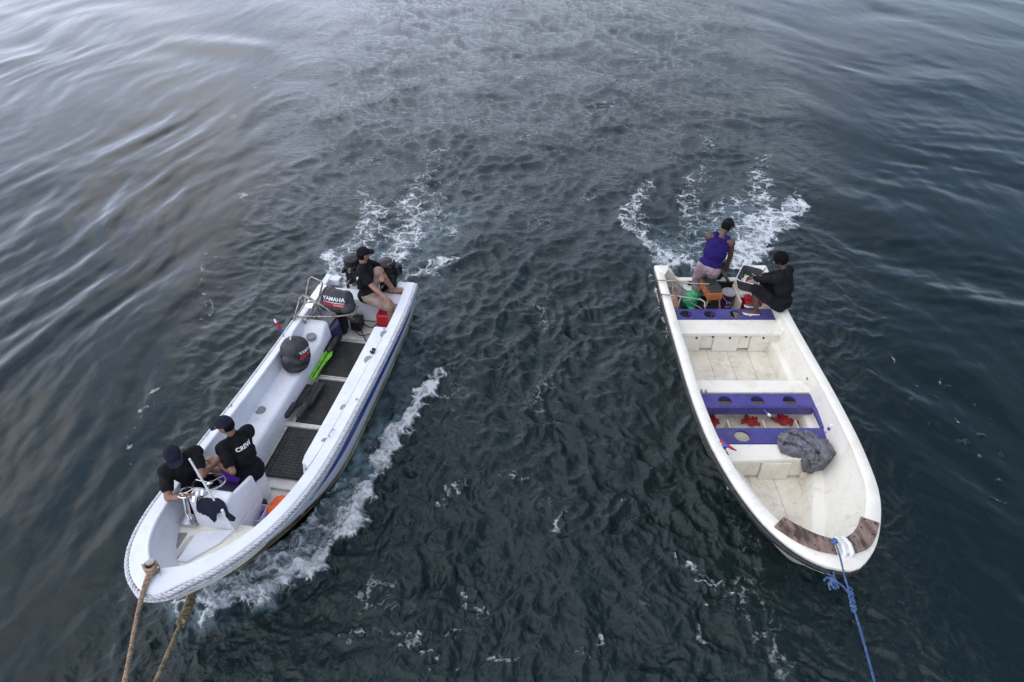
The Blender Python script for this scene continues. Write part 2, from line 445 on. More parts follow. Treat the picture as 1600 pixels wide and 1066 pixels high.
def person(fr, label, pelvis, U, F, HU, HF, LH, RH, le, re, LF, RF, lk, rk, skin, shirt, pants, cap=None,
           sleeve='short', leg=.85, foot_dir=None, text=None, base_z=.1, handdirs=(None, None), sc=1.0, cap_back=False,
           bare_neck=False, shoes=None, curl=(.5, .5)):
    pelvis = V(pelvis); U = V(U).normalized(); F = V(F); F = (F - U * F.dot(U)).normalized(); Rt = F.cross(U)
    HU = V(HU).normalized(); HF = V(HF); HF = (HF - HU * HF.dot(HU)).normalized(); HR = HF.cross(HU)
    T = Thing('person', label, 'person', fr, (pelvis.x, pelvis.y, base_z))
    off = T.base
    MT = Matrix((Rt, F, U)).transposed(); MH = Matrix((HR, HF, HU)).transposed()
    Nk = pelvis + U * .50 * sc
    # slight curve of the back
    mid = pelvis + U * .24 * sc - F * .02
    sh = {-1: Nk - U * .045 - Rt * .175 * sc, 1: Nk - U * .045 + Rt * .175 * sc}
    hip = {-1: pelvis - Rt * .09 - U * .02, 1: pelvis + Rt * .09 - U * .02}
    head = Nk + U * .045 + HU * .135 * sc + HF * .025
    el_, wr_ = {}, {}
    for sd_, tg, hint in ((-1, LH, le), (1, RH, re)):
        el_[sd_], wr_[sd_] = ik(sh[sd_], tg, .285 * sc, .25 * sc, hint)
    kn, an = {}, {}
    for sd_, tg, hint in ((-1, LF, lk), (1, RF, rk)):
        kn[sd_], an[sd_] = ik(hip[sd_], tg, .43 * sc, .41 * sc, hint)
    # ---- body (one continuous surface)
    b = MB()
    b.ell(pelvis, (.150, .11, .11), MT); b.ell(mid, (.135, .10, .15), MT)
    b.ell(pelvis + U * .35 * sc, (.158, .112, .165), MT)
    b.cap(sh[-1], sh[1], .062, .062)
    b.cap(Nk - U * .03, head - HU * .05 - HF * .02, .062, .054)
    for sd_ in (-1, 1):
        b.ell(sh[sd_] - U * .01, (.068, .062, .072), MT, 14, 8)
        b.cap(sh[sd_], el_[sd_], .054, .042); m1 = el_[sd_].lerp(wr_[sd_], .3)
        b.cap(el_[sd_], m1, .042, .042); b.cap(m1, wr_[sd_], .042, .027)
        D = handdirs[0 if sd_ < 0 else 1] or (wr_[sd_] - el_[sd_]).normalized()
        hand(b, wr_[sd_], D, V((0, 0, -1)) if abs(V(D).normalized().z) < .8 else F * -1, -sd_, curl[0 if sd_ < 0 else 1])
        b.cap(hip[sd_], kn[sd_], .088, .058); b.cap(kn[sd_], kn[sd_].lerp(an[sd_], .32), .056, .058)
        b.cap(kn[sd_].lerp(an[sd_], .32), an[sd_], .058, .036)
        fd = V(foot_dir[0 if sd_ < 0 else 1]) if foot_dir else V((F.x, F.y, 0))
        fd = fd.normalized()
        b.cap(an[sd_] - V((0, 0, .035)) - fd * .04, an[sd_] - V((0, 0, .05)) + fd * .11, .036, .032)
        b.cap(an[sd_] - V((0, 0, .05)) + fd * .10, an[sd_] - V((0, 0, .055)) + fd * .165, .034, .024)
    # head
    b.ell(head + HU * .02 - HF * .008, (.076, .096, .095), MH)
    b.ell(head - HU * .035 + HF * .018, (.060, .072, .078), MH)
    b.cap(head - HU * .085 + HF * .055, head - HU * .075 + HF * .045, .026, .03)
    b.cap(head + HU * .012 + HF * .086, head - HU * .028 + HF * .102, .009, .015)
    b.cap(head + HU * .026 + HF * .080 - HR * .032, head + HU * .026 + HF * .080 + HR * .032, .012, .012)
    for sd_ in (-1, 1):
        b.ell(head + HR * .078 * sd_ - HU * .01 - HF * .005, (.011, .021, .033), MH, 10, 6)
    body = T.part('body', blob(b, .0075, 3, off=off), skin, True)
    for sd_ in (-1, 1):
        e = MB(); e.ell(head + HR * .031 * sd_ + HU * .004 + HF * .079, (.013, .010, .008), MH, 10, 6)
        eo = T.part('eye', e, M_eye, True)
        e = MB(); e.ell(head + HR * .031 * sd_ + HU * .004 + HF * .087, (.006, .004, .006), MH, 8, 5)
        T.part('iris', e, M_iris, True, parent=eo)
    e = MB(); e.cap(head - HU * .058 + HF * .080 - HR * .02, head - HU * .058 + HF * .080 + HR * .02, .007, .007)
    T.part('mouth', e, M_lip, True)
    # hair
    hb = MB()
    hb.ell(head + HU * .034 - HF * .020, (.094, .108, .108), MH)
    if cap: hb = MB(); hb.ell(head + HU * .0 - HF * .026, (.080, .085, .085), MH)
    hm = blob(hb, .007, 2, wr=.007 if not cap else .002, wf=34, off=off)
    T.part('hair', hm, M_hair, True)
    # ---- clothes
    s_ = MB()
    if sleeve == 'none':
        s_.ell(pelvis + U * .05, (.190, .140, .10), MT); s_.ell(mid, (.178, .130, .175), MT)
        s_.ell(pelvis + U * .34 * sc, (.182, .135, .155), MT)
        s_.cap(Nk - U * .12 - Rt * .09, Nk - U * .02 - Rt * .088, .075, .062); s_.cap(Nk - U * .12 + Rt * .09, Nk - U * .02 + Rt * .088, .075, .062)
    else:
        s_.ell(pelvis + U * .03, (.180, .140, .11), MT); s_.ell(mid, (.163, .128, .165), MT)
        s_.ell(pelvis + U * .35 * sc, (.178, .132, .165), MT)
        s_.cap(sh[-1], sh[1], .073, .073)
        if cap: s_.ell(pelvis - U * .03 - F * .02, (.188, .148, .12), MT)
        s_.cap(Nk - U * .02, Nk + U * .015, .078, .066)
        for sd_ in (-1, 1):
            s_.ell(sh[sd_] - U * .01, (.078, .074, .082), MT, 14, 8)
            if sleeve == 'short': s_.cap(sh[sd_], sh[sd_].lerp(el_[sd_], .62), .066, .064)
            else:
                s_.cap(sh[sd_], el_[sd_], .069, .055); s_.cap(el_[sd_], el_[sd_].lerp(wr_[sd_], .92), .055, .038)
    so = T.part('shirt', blob(s_, .009, 4, wr=.012, wf=9, off=off), shirt, True)
    p_ = MB(); p_.ell(pelvis - U * .01, (.170, .130, .12), MT)
    for sd_ in (-1, 1):
        p_.cap(hip[sd_], hip[sd_].lerp(kn[sd_], min(leg, 1)), .108, .082 if leg <= 1 else .078)
        if leg > 1: p_.cap(kn[sd_], kn[sd_].lerp(an[sd_], leg - 1), .078, .075)
    T.part('trousers' if leg > 1 else 'shorts', blob(p_, .009, 4, wr=.011, wf=9, off=off), pants, True)
    if cap:
        c = MB()
        c.ell(head + HU * .025 - HF * .006, (.089, .106, .101), MH, 24, 10, 3, 90)
        c.ell(head + HU * .128 - HF * .006, (.008, .008, .006), MH, 8, 5)
        co = T.part('cap', c, cap, True)
        bf = -HF if cap_back else HF
        n = 12; up_ = []; dn = []
        for k in range(n + 1):
            a = R(-62 + 124 * k / n); x = math.sin(a); y = math.cos(a)
            inn = head + HU * .034 + HR * x * .088 + bf * y * .102
            ou = head + HU * (.026 - .018 * (x * x)) + HR * x * .086 + bf * (.085 + y * .085)
            up_ += [inn + HU * .004, ou + HU * .004]; dn += [inn - HU * .003, ou - HU * .003]
        m = len(up_); fs_ = []
        for k in range(n):
            fs_.append((2 * k, 2 * k + 2, 2 * k + 3, 2 * k + 1)); fs_.append((m + 2 * k + 1, m + 2 * k + 3, m + 2 * k + 2, m + 2 * k))
            fs_.append((2 * k + 1, 2 * k + 3, m + 2 * k + 3, m + 2 * k + 1)); fs_.append((2 * k, m + 2 * k, m + 2 * k + 2, 2 * k + 2))
        br = MB(); br.add(up_ + dn, fs_); T.part('brim', br, cap, True, parent=co)
    if text:
        for (txt, hgt, size) in text:
            lettering(T, so, [so], txt, pelvis + U * hgt - F * .15, Rt, U, -F, size, M_white, bold=.002)
    T.info = dict(head=head, HU=HU, HF=HF, HR=HR, U=U, F=F, Rt=Rt, sh=sh, wr=wr_, el=el_)
    return T

# ------------------------------------------------------------------ boats
def smooth01(x): x = min(max(x, 0), 1); return x * x * (3 - 2 * x)
class Boat:
    def __init__(s, fr, left, right, L, z0, z1, name, label):
        s.fr = fr; s.L = L; s.z0 = z0; s.z1 = z1; s.left = left; s.right = right
        a = catmull([(p[0], p[1], 0) for p in left], 60); b = catmull([(p[0], p[1], 0) for p in right], 60)
        s.G = a + b[::-1][1:]
        n = len(s.G); s.n = n; s.nr = []
        for i in range(n):
            t = s.G[min(i + 1, n - 1)] - s.G[max(i - 1, 0)]; t.normalize(); s.nr.append(V((-t.y, t.x, 0)))
        s.nr[0] = V((0, 1, 0)); s.nr[-1] = V((0, -1, 0))
        s.T = Thing(name, label, 'boat', fr, (L * .5, 0, 0))
    def zg(s, x): return s.z0 + (s.z1 - s.z0) * max(0, x / s.L) ** 2
    def half(s, x, side):
        tab = s.right if side > 0 else s.left
        for i in range(len(tab) - 1):
            if tab[i][0] <= x <= tab[i + 1][0]:
                f = (x - tab[i][0]) / (tab[i + 1][0] - tab[i][0] + 1e-9); return tab[i][1] + (tab[i + 1][1] - tab[i][1]) * f
        return tab[0][1] if x < 0 else 0
    def inset(s, i, d, z):    # z: number = absolute, or callable on station x
        p = s.G[i] + s.nr[i] * d
        return V((p.x, p.y, z(s.G[i].x) if callable(z) else z))
    def outer(s, i, d, rake, z):
        g = s.G[i]; b = smooth01((g.x - s.L * .5) / (s.L * .5)); c = 0.0 + s.G[59].y * smooth01(g.x / s.L)
        k = d + (0.40 * rake) * b
        return V((g.x - rake * b * .9, c + (g.y - c) * (1 - min(k, .97)), z(g.x) if callable(z) else z))
    def strip(s, rings, i0=0, i1=None, flip=False):
        i1 = s.n if i1 is None else i1; m = i1 - i0; mb = MB(); vs_ = []; fs_ = []
        for r in rings: vs_ += [r(i) for i in range(i0, i1)]
        for a in range(len(rings) - 1):
            for k in range(m - 1):
                q = (a * m + k, a * m + k + 1, (a + 1) * m + k + 1, (a + 1) * m + k)
                fs_.append(q[::-1] if flip else q)
        return mb.add(vs_, fs_)

# ---- left boat
LT = [(0, -.74), (.6, -.745), (1.3, -.75), (2.2, -.755), (3.0, -.765), (3.7, -.78), (4.3, -.785), (4.8, -.78), (5.08, -.75), (5.33, -.69), (5.52, -.605), (5.68, -.49), (5.80, -.355), (5.875, -.215), (5.89, -.10)]
RTb = [(0, .77), (.6, .81), (1.3, .825), (2.2, .825), (3.0, .82), (3.7, .81), (4.2, .775), (4.6, .705), (4.93, .61), (5.2, .49), (5.42, .36), (5.6, .22), (5.73, .08), (5.83, -.01), (5.89, -.10)]
BL = Boat(FL, LT, RTb, 5.89, .62, 1.0, 'motorboat', 'long white open motorboat with console, three black floor mats and thick rope along its side')
B = BL; T = B.T; zg = B.zg
def wl(i):   # gunwale width in the left boat
    x, y = B.G[i].x, B.G[i].y
    if y > 0: return .15
    return .12 + .14 * smooth01((x - 4.9) / .9)
def deckw(i):
    x = B.G[i].x
    return (.15 if B.G[i].y > 0 else .105 + .045 * smooth01((x - 4.2) / .8)) + (.06 * smooth01((x - 5.0) / .9))
hull = B.strip([lambda i: B.outer(i, 0, 0, lambda x: zg(x) - .045), lambda i: B.outer(i, -.005, 0, lambda x: zg(x) - .075),
                lambda i: B.outer(i, .0, .14, lambda x: zg(x) - .20), lambda i: B.outer(i, .015, .30, lambda x: zg(x) * .5 + .05),
                lambda i: B.outer(i, .02, .48, lambda x: .24 + .16 * smooth01((x - 3) / 3)), lambda i: B.outer(i, .05, .55, lambda x: .20 + .16 * smooth01((x - 3) / 3)),
                lambda i: B.outer(i, .09, .95, 0.0), lambda i: B.outer(i, .35, 1.25, -.25)])
ho = T.part('hull', hull, M_gelW, True)
# yellowed boot line just above the water on the right side
i0 = 62
bt = B.strip([lambda i: B.outer(i, .060, .65, .13) + V((0, .006, 0)), lambda i: B.outer(i, .088, .92, .015) + V((0, .006, 0))], i0, B.n)
T.part('boot_line', bt, M_dirtyhull, True)
# blue stripe on the right side
def stripe(i, d):
    x = B.G[i].x; wd = .036 * (1 - smooth01((x - 3.2) / 1.2)) + .004
    z = zg(x) * .5 + .12 + (.02 if x < .5 else 0)
    p = B.outer(i, .008, .20, z + d * wd); p.y += .012; return p
ib = max(k for k in range(60, B.n) if B.G[k].x > 4.3)
st = B.strip([lambda i: stripe(i, 1.4), lambda i: stripe(i, -1.4)], ib, B.n)
T.part('blue_stripe', st, M_blue, True)
sk = MB(); sk.prism([(0.05, .0), (.30, .0), (.42, .05), (.05, .16)], 0, .01)
# gunwale top
def lipz(x): return zg(x) - .05
gw = B.strip([lambda i: B.inset(i, .0, lipz), lambda i: B.inset(i, .0, lambda x: zg(x) - .012), lambda i: B.inset(i, .012, zg),
              lambda i: B.inset(i, deckw(i) - .012, zg), lambda i: B.inset(i, deckw(i), lambda x: zg(x) - .012), lambda i: B.inset(i, deckw(i), lipz)])
T.part('gunwale', gw, M_gelW, True)
# inner liner down to the floor
ln = B.strip([lambda i: B.inset(i, deckw(i) - .004, lambda x: zg(x) - .045), lambda i: B.inset(i, deckw(i) + .02, lambda x: zg(x) - .2),
              lambda i: B.outer(i, .18 if B.G[i].y > 0 else .17, .72, .30), lambda i: B.outer(i, .22, 1.05, .07)])
T.part('inner_wall', ln, M_gelW, True)
fl = MB(); poly = [B.outer(i, .16, 1.02, .07) for i in range(0, B.n, 2)]
fl.prism([(p.x, p.y) for p in poly], .04, .075); T.part('floor', fl, M_floorW)
# floor beams between the mats
for xx in (1.86, 2.83, 3.86, .92):
    m_ = MB(); m_.box((xx, .06, .09), (.075, 1.1, .045)); T.part('floor_beam', m_, M_floorW, bevel=.008)
m_ = MB(); m_.box((4.12, .10, .12), (.16, .8, .12)); T.part('floor_beam', m_, M_floorW, bevel=.012)
# left bench: trough with flat seat and rounded inner edge
def bench_left():
    mb = MB(); xs = np.linspace(1.12, 3.95, 30); rows = []
    for x in xs:
        inner = -.30 - .05 * (x - 1.2) / 2.5
        # rounded riser at both ends
        e = smooth01((1.55 - x) / .43); zs = .40 + .16 * e * e
        wy = B.half(x, -1) + .095
        prof = [(wy, zg(x) - .03), (wy + .01, zg(x) - .07), (wy + .025, zs + .05), (wy + .04, zs + .012), (wy + .065, zs), (inner - .05, zs), (inner - .02, zs - .012), (inner, zs - .04), (inner + .02, .2), (inner + .02, .07)]
        rows.append([V((x, a, b)) for a, b in prof])
    k = len(rows[0]); vs_ = [p for r in rows for p in r]; fs_ = []
    for i in range(len(rows) - 1):
        for j in range(k - 1): fs_.append((i * k + j, i * k + j + 1, (i + 1) * k + j + 1, (i + 1) * k + j)[::-1])
    mb.add(vs_, fs_)
    # end caps
    for r, fl_ in ((0, False), (len(rows) - 1, True)):
        f = [r * k + j for j in range(k)]; low = len(mb.v); mb.v.append(V((rows[r][0].x, rows[r][0].y, .07)))
        f.append(low); mb.f.append(tuple(f if fl_ else f[::-1]))
    return mb
be = T.part('bench', bench_left(), M_gelW, True)
for (a, b) in ((407, 641), (486, 525)):
    p = FL.px(a, b, .403 if b > 600 else .47); m_ = MB()
    m_.lathe([(.072, -.03), (.072, .004), (.062, .006), (.058, .003), (.02, .003)], 28, None, p)
    T.part('deck_plate', m_, M_hatch, True, parent=be)
# right side deck with flat grey half discs for the drain holes
rd = MB(); xs = [1.21 + (4.08 - 1.21) * k / 24 for k in range(25)]
pr_ = []
for x in xs:
    yi = .485 + .03 * (x - 1.2) / 2.7 + .16 * smooth01((x - 3.88) / .2) ** 2
    yo = B.half(x, 1) - .145
    pr_.append((x, yi, yo, zg(x)))
vs_ = []
for (x, yi, yo, z) in pr_: vs_ += [V((x, yo, z - .003)), V((x, yi + .02, z - .003)), V((x, yi, z - .018)), V((x, yi, z - .06)), V((x, min(yi + .04, .5), .09))]
fs_ = []
for i in range(len(pr_) - 1):
    for j in range(4): fs_.append((i * 5 + j, i * 5 + j + 1, (i + 1) * 5 + j + 1, (i + 1) * 5 + j))
fs_.append((0, 1, 2, 3, 4)[::-1]); k = len(pr_) - 1; fs_.append(tuple(k * 5 + j for j in range(5)))
rd.add(vs_, fs_); rdo = T.part('side_deck', rd, M_gelW)
for (a, b) in ((596, 522), (571, 562), (532, 637), (502, 690), (480, 732)):
    x = FL.px(a, b, .68); z = zg(x.x); p = FL.px(a, b, z); m_ = MB(); n = 18; poly = []
    sc_ = 1.0 if b < 600 else .75
    for k in range(n + 1):
        t = R(200 - 180 * k / n); poly.append((p.x + .085 * sc_ * math.cos(t + .2), p.y + .02 - .055 * sc_ * math.sin(t) * 1.1 + .02))
    m_.prism(poly, z - .004, z + .002); T.part('drain_shade', m_, M_hatch)  # flat grey half disc painted for the shaded far wall of the hole
for (a, b) in ((583, 549), (600, 514), (557, 624), (478, 733), (361, 634)):
    z = .70 if b > 600 else .66
    p = FL.px(a, b, z); z = zg(p.x); p = FL.px(a, b, z + .01); m_ = MB()
    if b == 549:
        m_.box(p, (.10, .03, .02)); m_.box(p + V((.03, 0, .015)), (.025, .07, .03)); m_.box(p + V((-.03, 0, .015)), (.025, .05, .03)); T.part('cleat', m_, M_black, bevel=.004)
    else: m_.lathe([(.014, 0), (.014, .008), (.006, .012)], 12, None, p); T.part('bolt', m_, M_steel, True)
p = FL.px(520, 678, .76); hk = MB()
hk.tube([p + V((-.06, 0, .0)), p + V((-.05, -.015, .03)), p + V((.05, -.03, .03)), p + V((.06, -.02, .0))], .005); T.part('eye_strap', hk, M_steel, True)
# stern: seat bench, transom, motor well
m_ = MB(); m_.box((.33, .02, .47), (.26, 1.28, .10)); m_.box((.44, .02, .27), (.03, 1.26, .34)); T.part('stern_seat', m_, M_gelW, bevel=.02, seg=3)
m_ = MB(); m_.hexa([(0, -.64, -.1), (.06, -.64, -.1), (.06, .66, -.1), (0, .66, -.1), (0, -.70, .50), (.06, -.70, .50), (.06, .73, .50), (0, .73, .50)])
m_.prism([(0.0, -.70), (.13, -.70), (.13, -.48), (.0, -.46)], .49, .61); m_.prism([(0.0, .74), (.16, .74), (.13, .50), (.0, .48)], .49, .615)
T.part('transom', m_, M_gelW, bevel=.012)
m_ = MB(); m_.prism([(.05, -.45), (.22, -.45), (.22, .47), (.05, .47)], .36, .44); T.part('motor_well', m_, M_gelW, bevel=.01)
# steel cover plate on the left gunwale near the stern
m_ = MB()
for x in np.linspace(.30, 1.02, 10): pass
sp = B.strip([lambda i: B.inset(i, -.004, lambda x: zg(x) - .03), lambda i: B.inset(i, .0, lambda x: zg(x) + .004), lambda i: B.inset(i, .14, lambda x: zg(x) + .006), lambda i: B.inset(i, .165, lambda x: zg(x) - .05)],
             min(k for k in range(60) if B.G[k].x > .25), min(k for k in range(60) if B.G[k].x > 1.05), flip=False)
T.part('gunwale_plate', sp, M_chrome, True)
# dark blue locker behind the bench
m_ = MB(); m_.prism([(.62, -.60), (1.11, -.60), (1.11, -.27), (.95, -.20), (.62, -.20)], .07, .36); T.part('locker', m_, M_darkblue, bevel=.015)
m_ = MB(); m_.prism([(.66, -.60), (1.10, -.60), (1.10, -.34), (.66, -.30)], .362, .39); T.part('locker_lid', m_, M_hatch, bevel=.008)
# red tank and cables at the stern
# foredeck with hatches
x0 = 4.72; fdz = .55
idx = [i for i in range(B.n) if B.G[i].x > x0]
poly = [(B.inset(i, deckw(i) + .003, 0).x, B.inset(i, deckw(i) + .003, 0).y) for i in idx]
fd = MB(); fd.prism(poly, fdz - .05, fdz); fdo = T.part('foredeck', fd, M_gelC)
def pxpoly(fr, pts, h): return [(fr.px(a, b, h).x, fr.px(a, b, h).y) for a, b in pts]
m_ = MB(); m_.prism(pxpoly(FL, [(255, 834), (293, 833), (264, 880), (257, 879), (254, 860)], fdz), fdz - .01, fdz + .012); T.part('hatch', m_, M_hatch, bevel=.006, parent=fdo)
m_ = MB(); m_.prism(pxpoly(FL, [(310, 832), (368, 829), (350, 845), (345, 850), (292, 880), (277, 878)], fdz), fdz - .01, fdz + .03); T.part('hatch', m_, M_gelW, bevel=.01, parent=fdo, label='white forward hatch')
m_ = MB(); m_.prism(pxpoly(FL, [(297, 838), (309, 836), (275, 877), (265, 877)], fdz), fdz - .02, fdz + .006); T.part('hatch_gutter', m_, M_floorW, parent=fdo)
m_ = MB(); m_.prism(pxpoly(FL, [(306, 838), (311, 837), (278, 877), (274, 877)], fdz), fdz - .02, fdz + .009); T.part('hatch_gap', m_, M_black, parent=fdo)
# console
cz = 1.0
A_ = FL.px(288, 783, cz); Bq = FL.px(357, 781, cz); C_ = FL.px(312, 832, fdz); D_ = FL.px(358, 829, fdz)
cb = MB(); bk = V((-.17, .0, 0)); yl, yr = A_.y, Bq.y
xf = (A_.x + Bq.x) / 2; xb = (C_.x + D_.x) / 2
cb.hexa([(xb - .30, yl + .02, .07), (xb + .01, yl + .02, .07), (xb + .01, yr - .02, .07), (xb - .30, yr - .02, .07),
         (xf - .16, yl, cz), (xf, yl, cz), (xf, yr, cz), (xf - .16, yr, cz)])
con = T.part('console', cb, M_gelW, bevel=.03, seg=3)
# side panel reaching aft to the helm seat
p1 = FL.px(397, 744, .72); p2 = FL.px(411, 776, .40); pn = MB()
yy = yr - .012
t1 = FL.px(357, 781, cz - .004); t2 = FL.px(395, 743, .82); t3 = FL.px(411, 775, .39); t4 = FL.px(368, 829, fdz + .004); t1.y += .004; dn = V((0, -.05, 0))
b3 = V((t3.x, t3.y, .08)); b4 = V((t4.x - .02, t4.y, .08))
pn.hexa([t4 + dn, t4, t3, t3 + dn, t1 + dn, t1, t2, t2 + dn])
pn.hexa([b4 + dn, b4, b3, b3 + dn, t4 + dn + V((0, .002, -.001)), t4 + V((0, -.002, -.001)), t3 + V((0, -.002, -.001)), t3 + dn + V((0, .002, -.001))])
T.part('console_side', pn, M_gelW, bevel=.02, seg=3)
m_ = MB(); m_.hexa([(xf - .52, yl + .10, .40), (xf - .15, yl + .03, .40), (xf - .15, yr - .055, .40), (xf - .52, yr - .055, .40),
                    (xf - .52, yl + .14, .66), (xf - .155, yl + .03, .93), (xf - .155, yr - .055, .93), (xf - .52, yr - .055, .66)])
dsh = T.part('dashboard', m_, M_dash, bevel=.015)
m_ = MB(); m_.box((4.11, -.13, .33), (.28, .32, .50)); T.part('helm_seat', m_, M_gelW, bevel=.04, seg=3)
# wheel
wc = FL.px(327, 753, 1.0); wM = Matrix.Rotation(R(-18), 3, 'Y')
wh = MB(); wh.tube([wc + wM @ V((.165 * math.cos(a), .165 * math.sin(a), 0)) for a in np.linspace(0, 2 * math.pi, 37)[:-1]], .008, 8, True)
wo = T.part('steering_wheel', wh, M_chrome, True)
m_ = MB(); m_.lathe([(.03, -.03), (.04, -.01), (.02, .01)], 16, wM, wc)
for k in range(3):
    a = 2 * math.pi * k / 3 + .5; m_.tube([wc + wM @ V((.02 * math.cos(a), .02 * math.sin(a), -.01)), wc + wM @ V((.16 * math.cos(a), .16 * math.sin(a), 0))], .007, 6)
T.part('spokes', m_, M_chrome, True, parent=wo)
m_ = MB(); m_.tube([wc - V((0, 0, .02)), wc + V((.05, 0, -.15))], .022, 10); T.part('steering_column', m_, M_black, True)
# gauge cluster and small wheel on the left of the console
gc = FL.px(291, 770, 1.0)
m_ = MB(); m_.tube([gc + V((.085 * math.cos(a), .085 * math.sin(a), .02 * math.cos(a))) for a in np.linspace(0, 2 * math.pi, 29)[:-1]], .009, 6, True)
for k in range(5):
    a = 2 * math.pi * k / 5; m_.tube([gc, gc + V((.08 * math.cos(a), .08 * math.sin(a), 0))], .006, 6)
T.part('hand_wheel', m_, M_chrome, True)
m_ = MB(); m_.tube([FL.px(291, 775, 1.05), FL.px(296, 800, .85), FL.px(300, 812, .62)], .011, 8); m_.tube([FL.px(285, 770, 1.05), FL.px(290, 800, .85), FL.px(296, 812, .62)], .011, 8)
m_.box(FL.px(296, 812, .62), (.14, .2, .015)); T.part('grab_rail', m_, M_chrome, True)
m_ = MB()
for (a, b, hh) in ((310, 770, 1.03), (318, 767, 1.04), (305, 777, 1.04)): m_.lathe([(.03, -.05), (.034, 0), (.03, .015), (.012, .02)], 14, Matrix.Rotation(R(-50), 3, 'Y'), FL.px(a, b, hh))
T.part('gauges', m_, M_chrome, True)
# white pole leaning over the console
pp = [FL.px(296, 717, 1.62), FL.px(335, 782, 1.02)]; m_ = MB(); m_.tube(pp, .011, 8); T.part('antenna', m_, M_rim, True)
m_ = MB(); m_.tube([FL.px(347, 797, .95), FL.px(366, 829, .58)], .016, 8); T.part('windscreen_strut', m_, M_gelW, True)
capi = [i for i in range(B.n) if B.G[i].x > 5.30]
inn_ = [FL.px(a, b, .96) for a, b in ((330, 862), (300, 878), (285, 884), (257, 888), (236, 888), (226, 882), (220, 870), (217, 852))]
cp = [B.inset(i, .03, 0) for i in capi] + inn_
m_ = MB(); m_.prism([(p.x, p.y) for p in cp], [zg(p.x) - .05 for p in cp], [zg(p.x) + .003 for p in cp]); T.part('bow_deck', m_, M_gelW)
# mooring bitt
bp_ = FL.px(240, 893, .98); m_ = MB()
m_.lathe([(.05, -.02), (.05, 0), (.032, .01), (.032, .12), (.04, .125), (.04, .14), (.02, .145)], 20, Matrix.Rotation(R(-8), 3, 'Y'), bp_)
m_.tube([bp_ + V((0, -.09, .09)), bp_ + V((0, .09, .09))], .012, 8); T.part('bitt', m_, M_steel, True)
# thick rope rubbing strake, from the right stern corner round the bow to the left quarter
path = [B.inset(i, -.022, 0) + V((0, 0, zg(B.G[i].x) - .03)) for i in range(B.n - 1, int(B.n * .10), -2)]
T.part('rope_strake', rope_mb(path, .025, 3, pitch=.15, step=.016, n=7), M_ropeW, 'all')
path = [B.inset(i, -.03, 0) + V((0, 0, zg(B.G[i].x) - .085)) for i in range(B.n - 1, int(B.n * .45), -2)]
T.part('rope_strake', rope_mb(path, .018, 3, pitch=.12, step=.014, n=6), M_ropeW, True)
# red painted letters on the right topside
i1 = min(range(60, B.n), key=lambda k: abs(B.G[k].x - 1.35))
cen = B.outer(i1, 0, .05, .50); 
lettering(T, ho, [ho], 'ecco', cen + V((0, .0, 0)), (-1, .01, .0), (0, -.15, 1), (0, 1, .1), .13, M_redprint, shear=.5, lift=.008, name='hull_lettering')

# ---- right boat
LT2 = [(0, -.94), (.8, -.95), (1.5, -.96), (2.3, -.97), (3.0, -.98), (3.6, -.97), (4.1, -.94), (4.64, -.86), (5.0, -.775), (5.29, -.68), (5.5, -.575), (5.66, -.46), (5.79, -.32), (5.87, -.17), (5.90, .0)]
RT2 = [(0, .94), (.8, .925), (1.5, .915), (2.3, .92), (3.0, .92), (3.6, .90), (4.15, .86), (4.7, .78), (5.0, .695), (5.24, .59), (5.45, .475), (5.62, .36), (5.76, .23), (5.86, .11), (5.90, .0)]
BR = Boat(FR, LT2, RT2, 5.9, .62, 1.0, 'fishing_boat', 'cream open fishing boat with purple thwarts, black rubbing rail and brown planks on its bow')
B2 = BR; T2 = B2.T; zr = B2.zg
hull = B2.strip([lambda i: B2.outer(i, -.002, 0, lambda x: zr(x) - .02), lambda i: B2.outer(i, .0, 0.01, lambda x: zr(x) - .05), lambda i: B2.outer(i, .02, .02, lambda x: zr(x) - .07), lambda i: B2.outer(i, .035, .04, lambda x: zr(x) - .10),
                 lambda i: B2.outer(i, .03, .05, lambda x: zr(x) - .14), lambda i: B2.outer(i, .0, .03, lambda x: zr(x) - .17), lambda i: B2.outer(i, .085, .18, lambda x: zr(x) - .30),
                 lambda i: B2.outer(i, .22, .74, 0.02), lambda i: B2.outer(i, .45, 1.25, -.25)])
h2 = T2.part('hull', hull, M_gelC, True)
rr = B2.strip([lambda i: B2.outer(i, .02, .03, lambda x: zr(x) - .085), lambda i: B2.outer(i, -.018, .0, lambda x: zr(x) - .095), lambda i: B2.outer(i, -.020, .0, lambda x: zr(x) - .13), lambda i: B2.outer(i, .02, .03, lambda x: zr(x) - .145)])
T2.part('rubbing_rail', rr, M_black, True)
def gwr(i): return .135 + .05 * smooth01((B2.G[i].x - 4.6) / 1.2)
gw = B2.strip([lambda i: B2.inset(i, .0, lambda x: zr(x) - .03), lambda i: B2.inset(i, .003, lambda x: zr(x) - .01), lambda i: B2.inset(i, .018, zr),
               lambda i: B2.inset(i, gwr(i) - .018, zr), lambda i: B2.inset(i, gwr(i) - .003, lambda x: zr(x) - .01), lambda i: B2.inset(i, gwr(i), lambda x: zr(x) - .05)])
T2.part('gunwale', gw, M_gelC, True)
ln = B2.strip([lambda i: B2.inset(i, gwr(i) - .006, lambda x: zr(x) - .035), lambda i: B2.inset(i, gwr(i) + .012, lambda x: zr(x) - .16), lambda i: B2.outer(i, .205, .58, .34), lambda i: B2.outer(i, .22, .64, .30),
               lambda i: B2.outer(i, .30, .74, .285), lambda i: B2.outer(i, .315, .78, .26), lambda i: B2.outer(i, .34, .92, .08)], 0, B2.n)
T2.part('inner_wall', ln, M_gelC, True)
fl = MB()
poly = [B2.outer(i, .30, 1.0, .07) for i in range(0, B2.n, 2)]
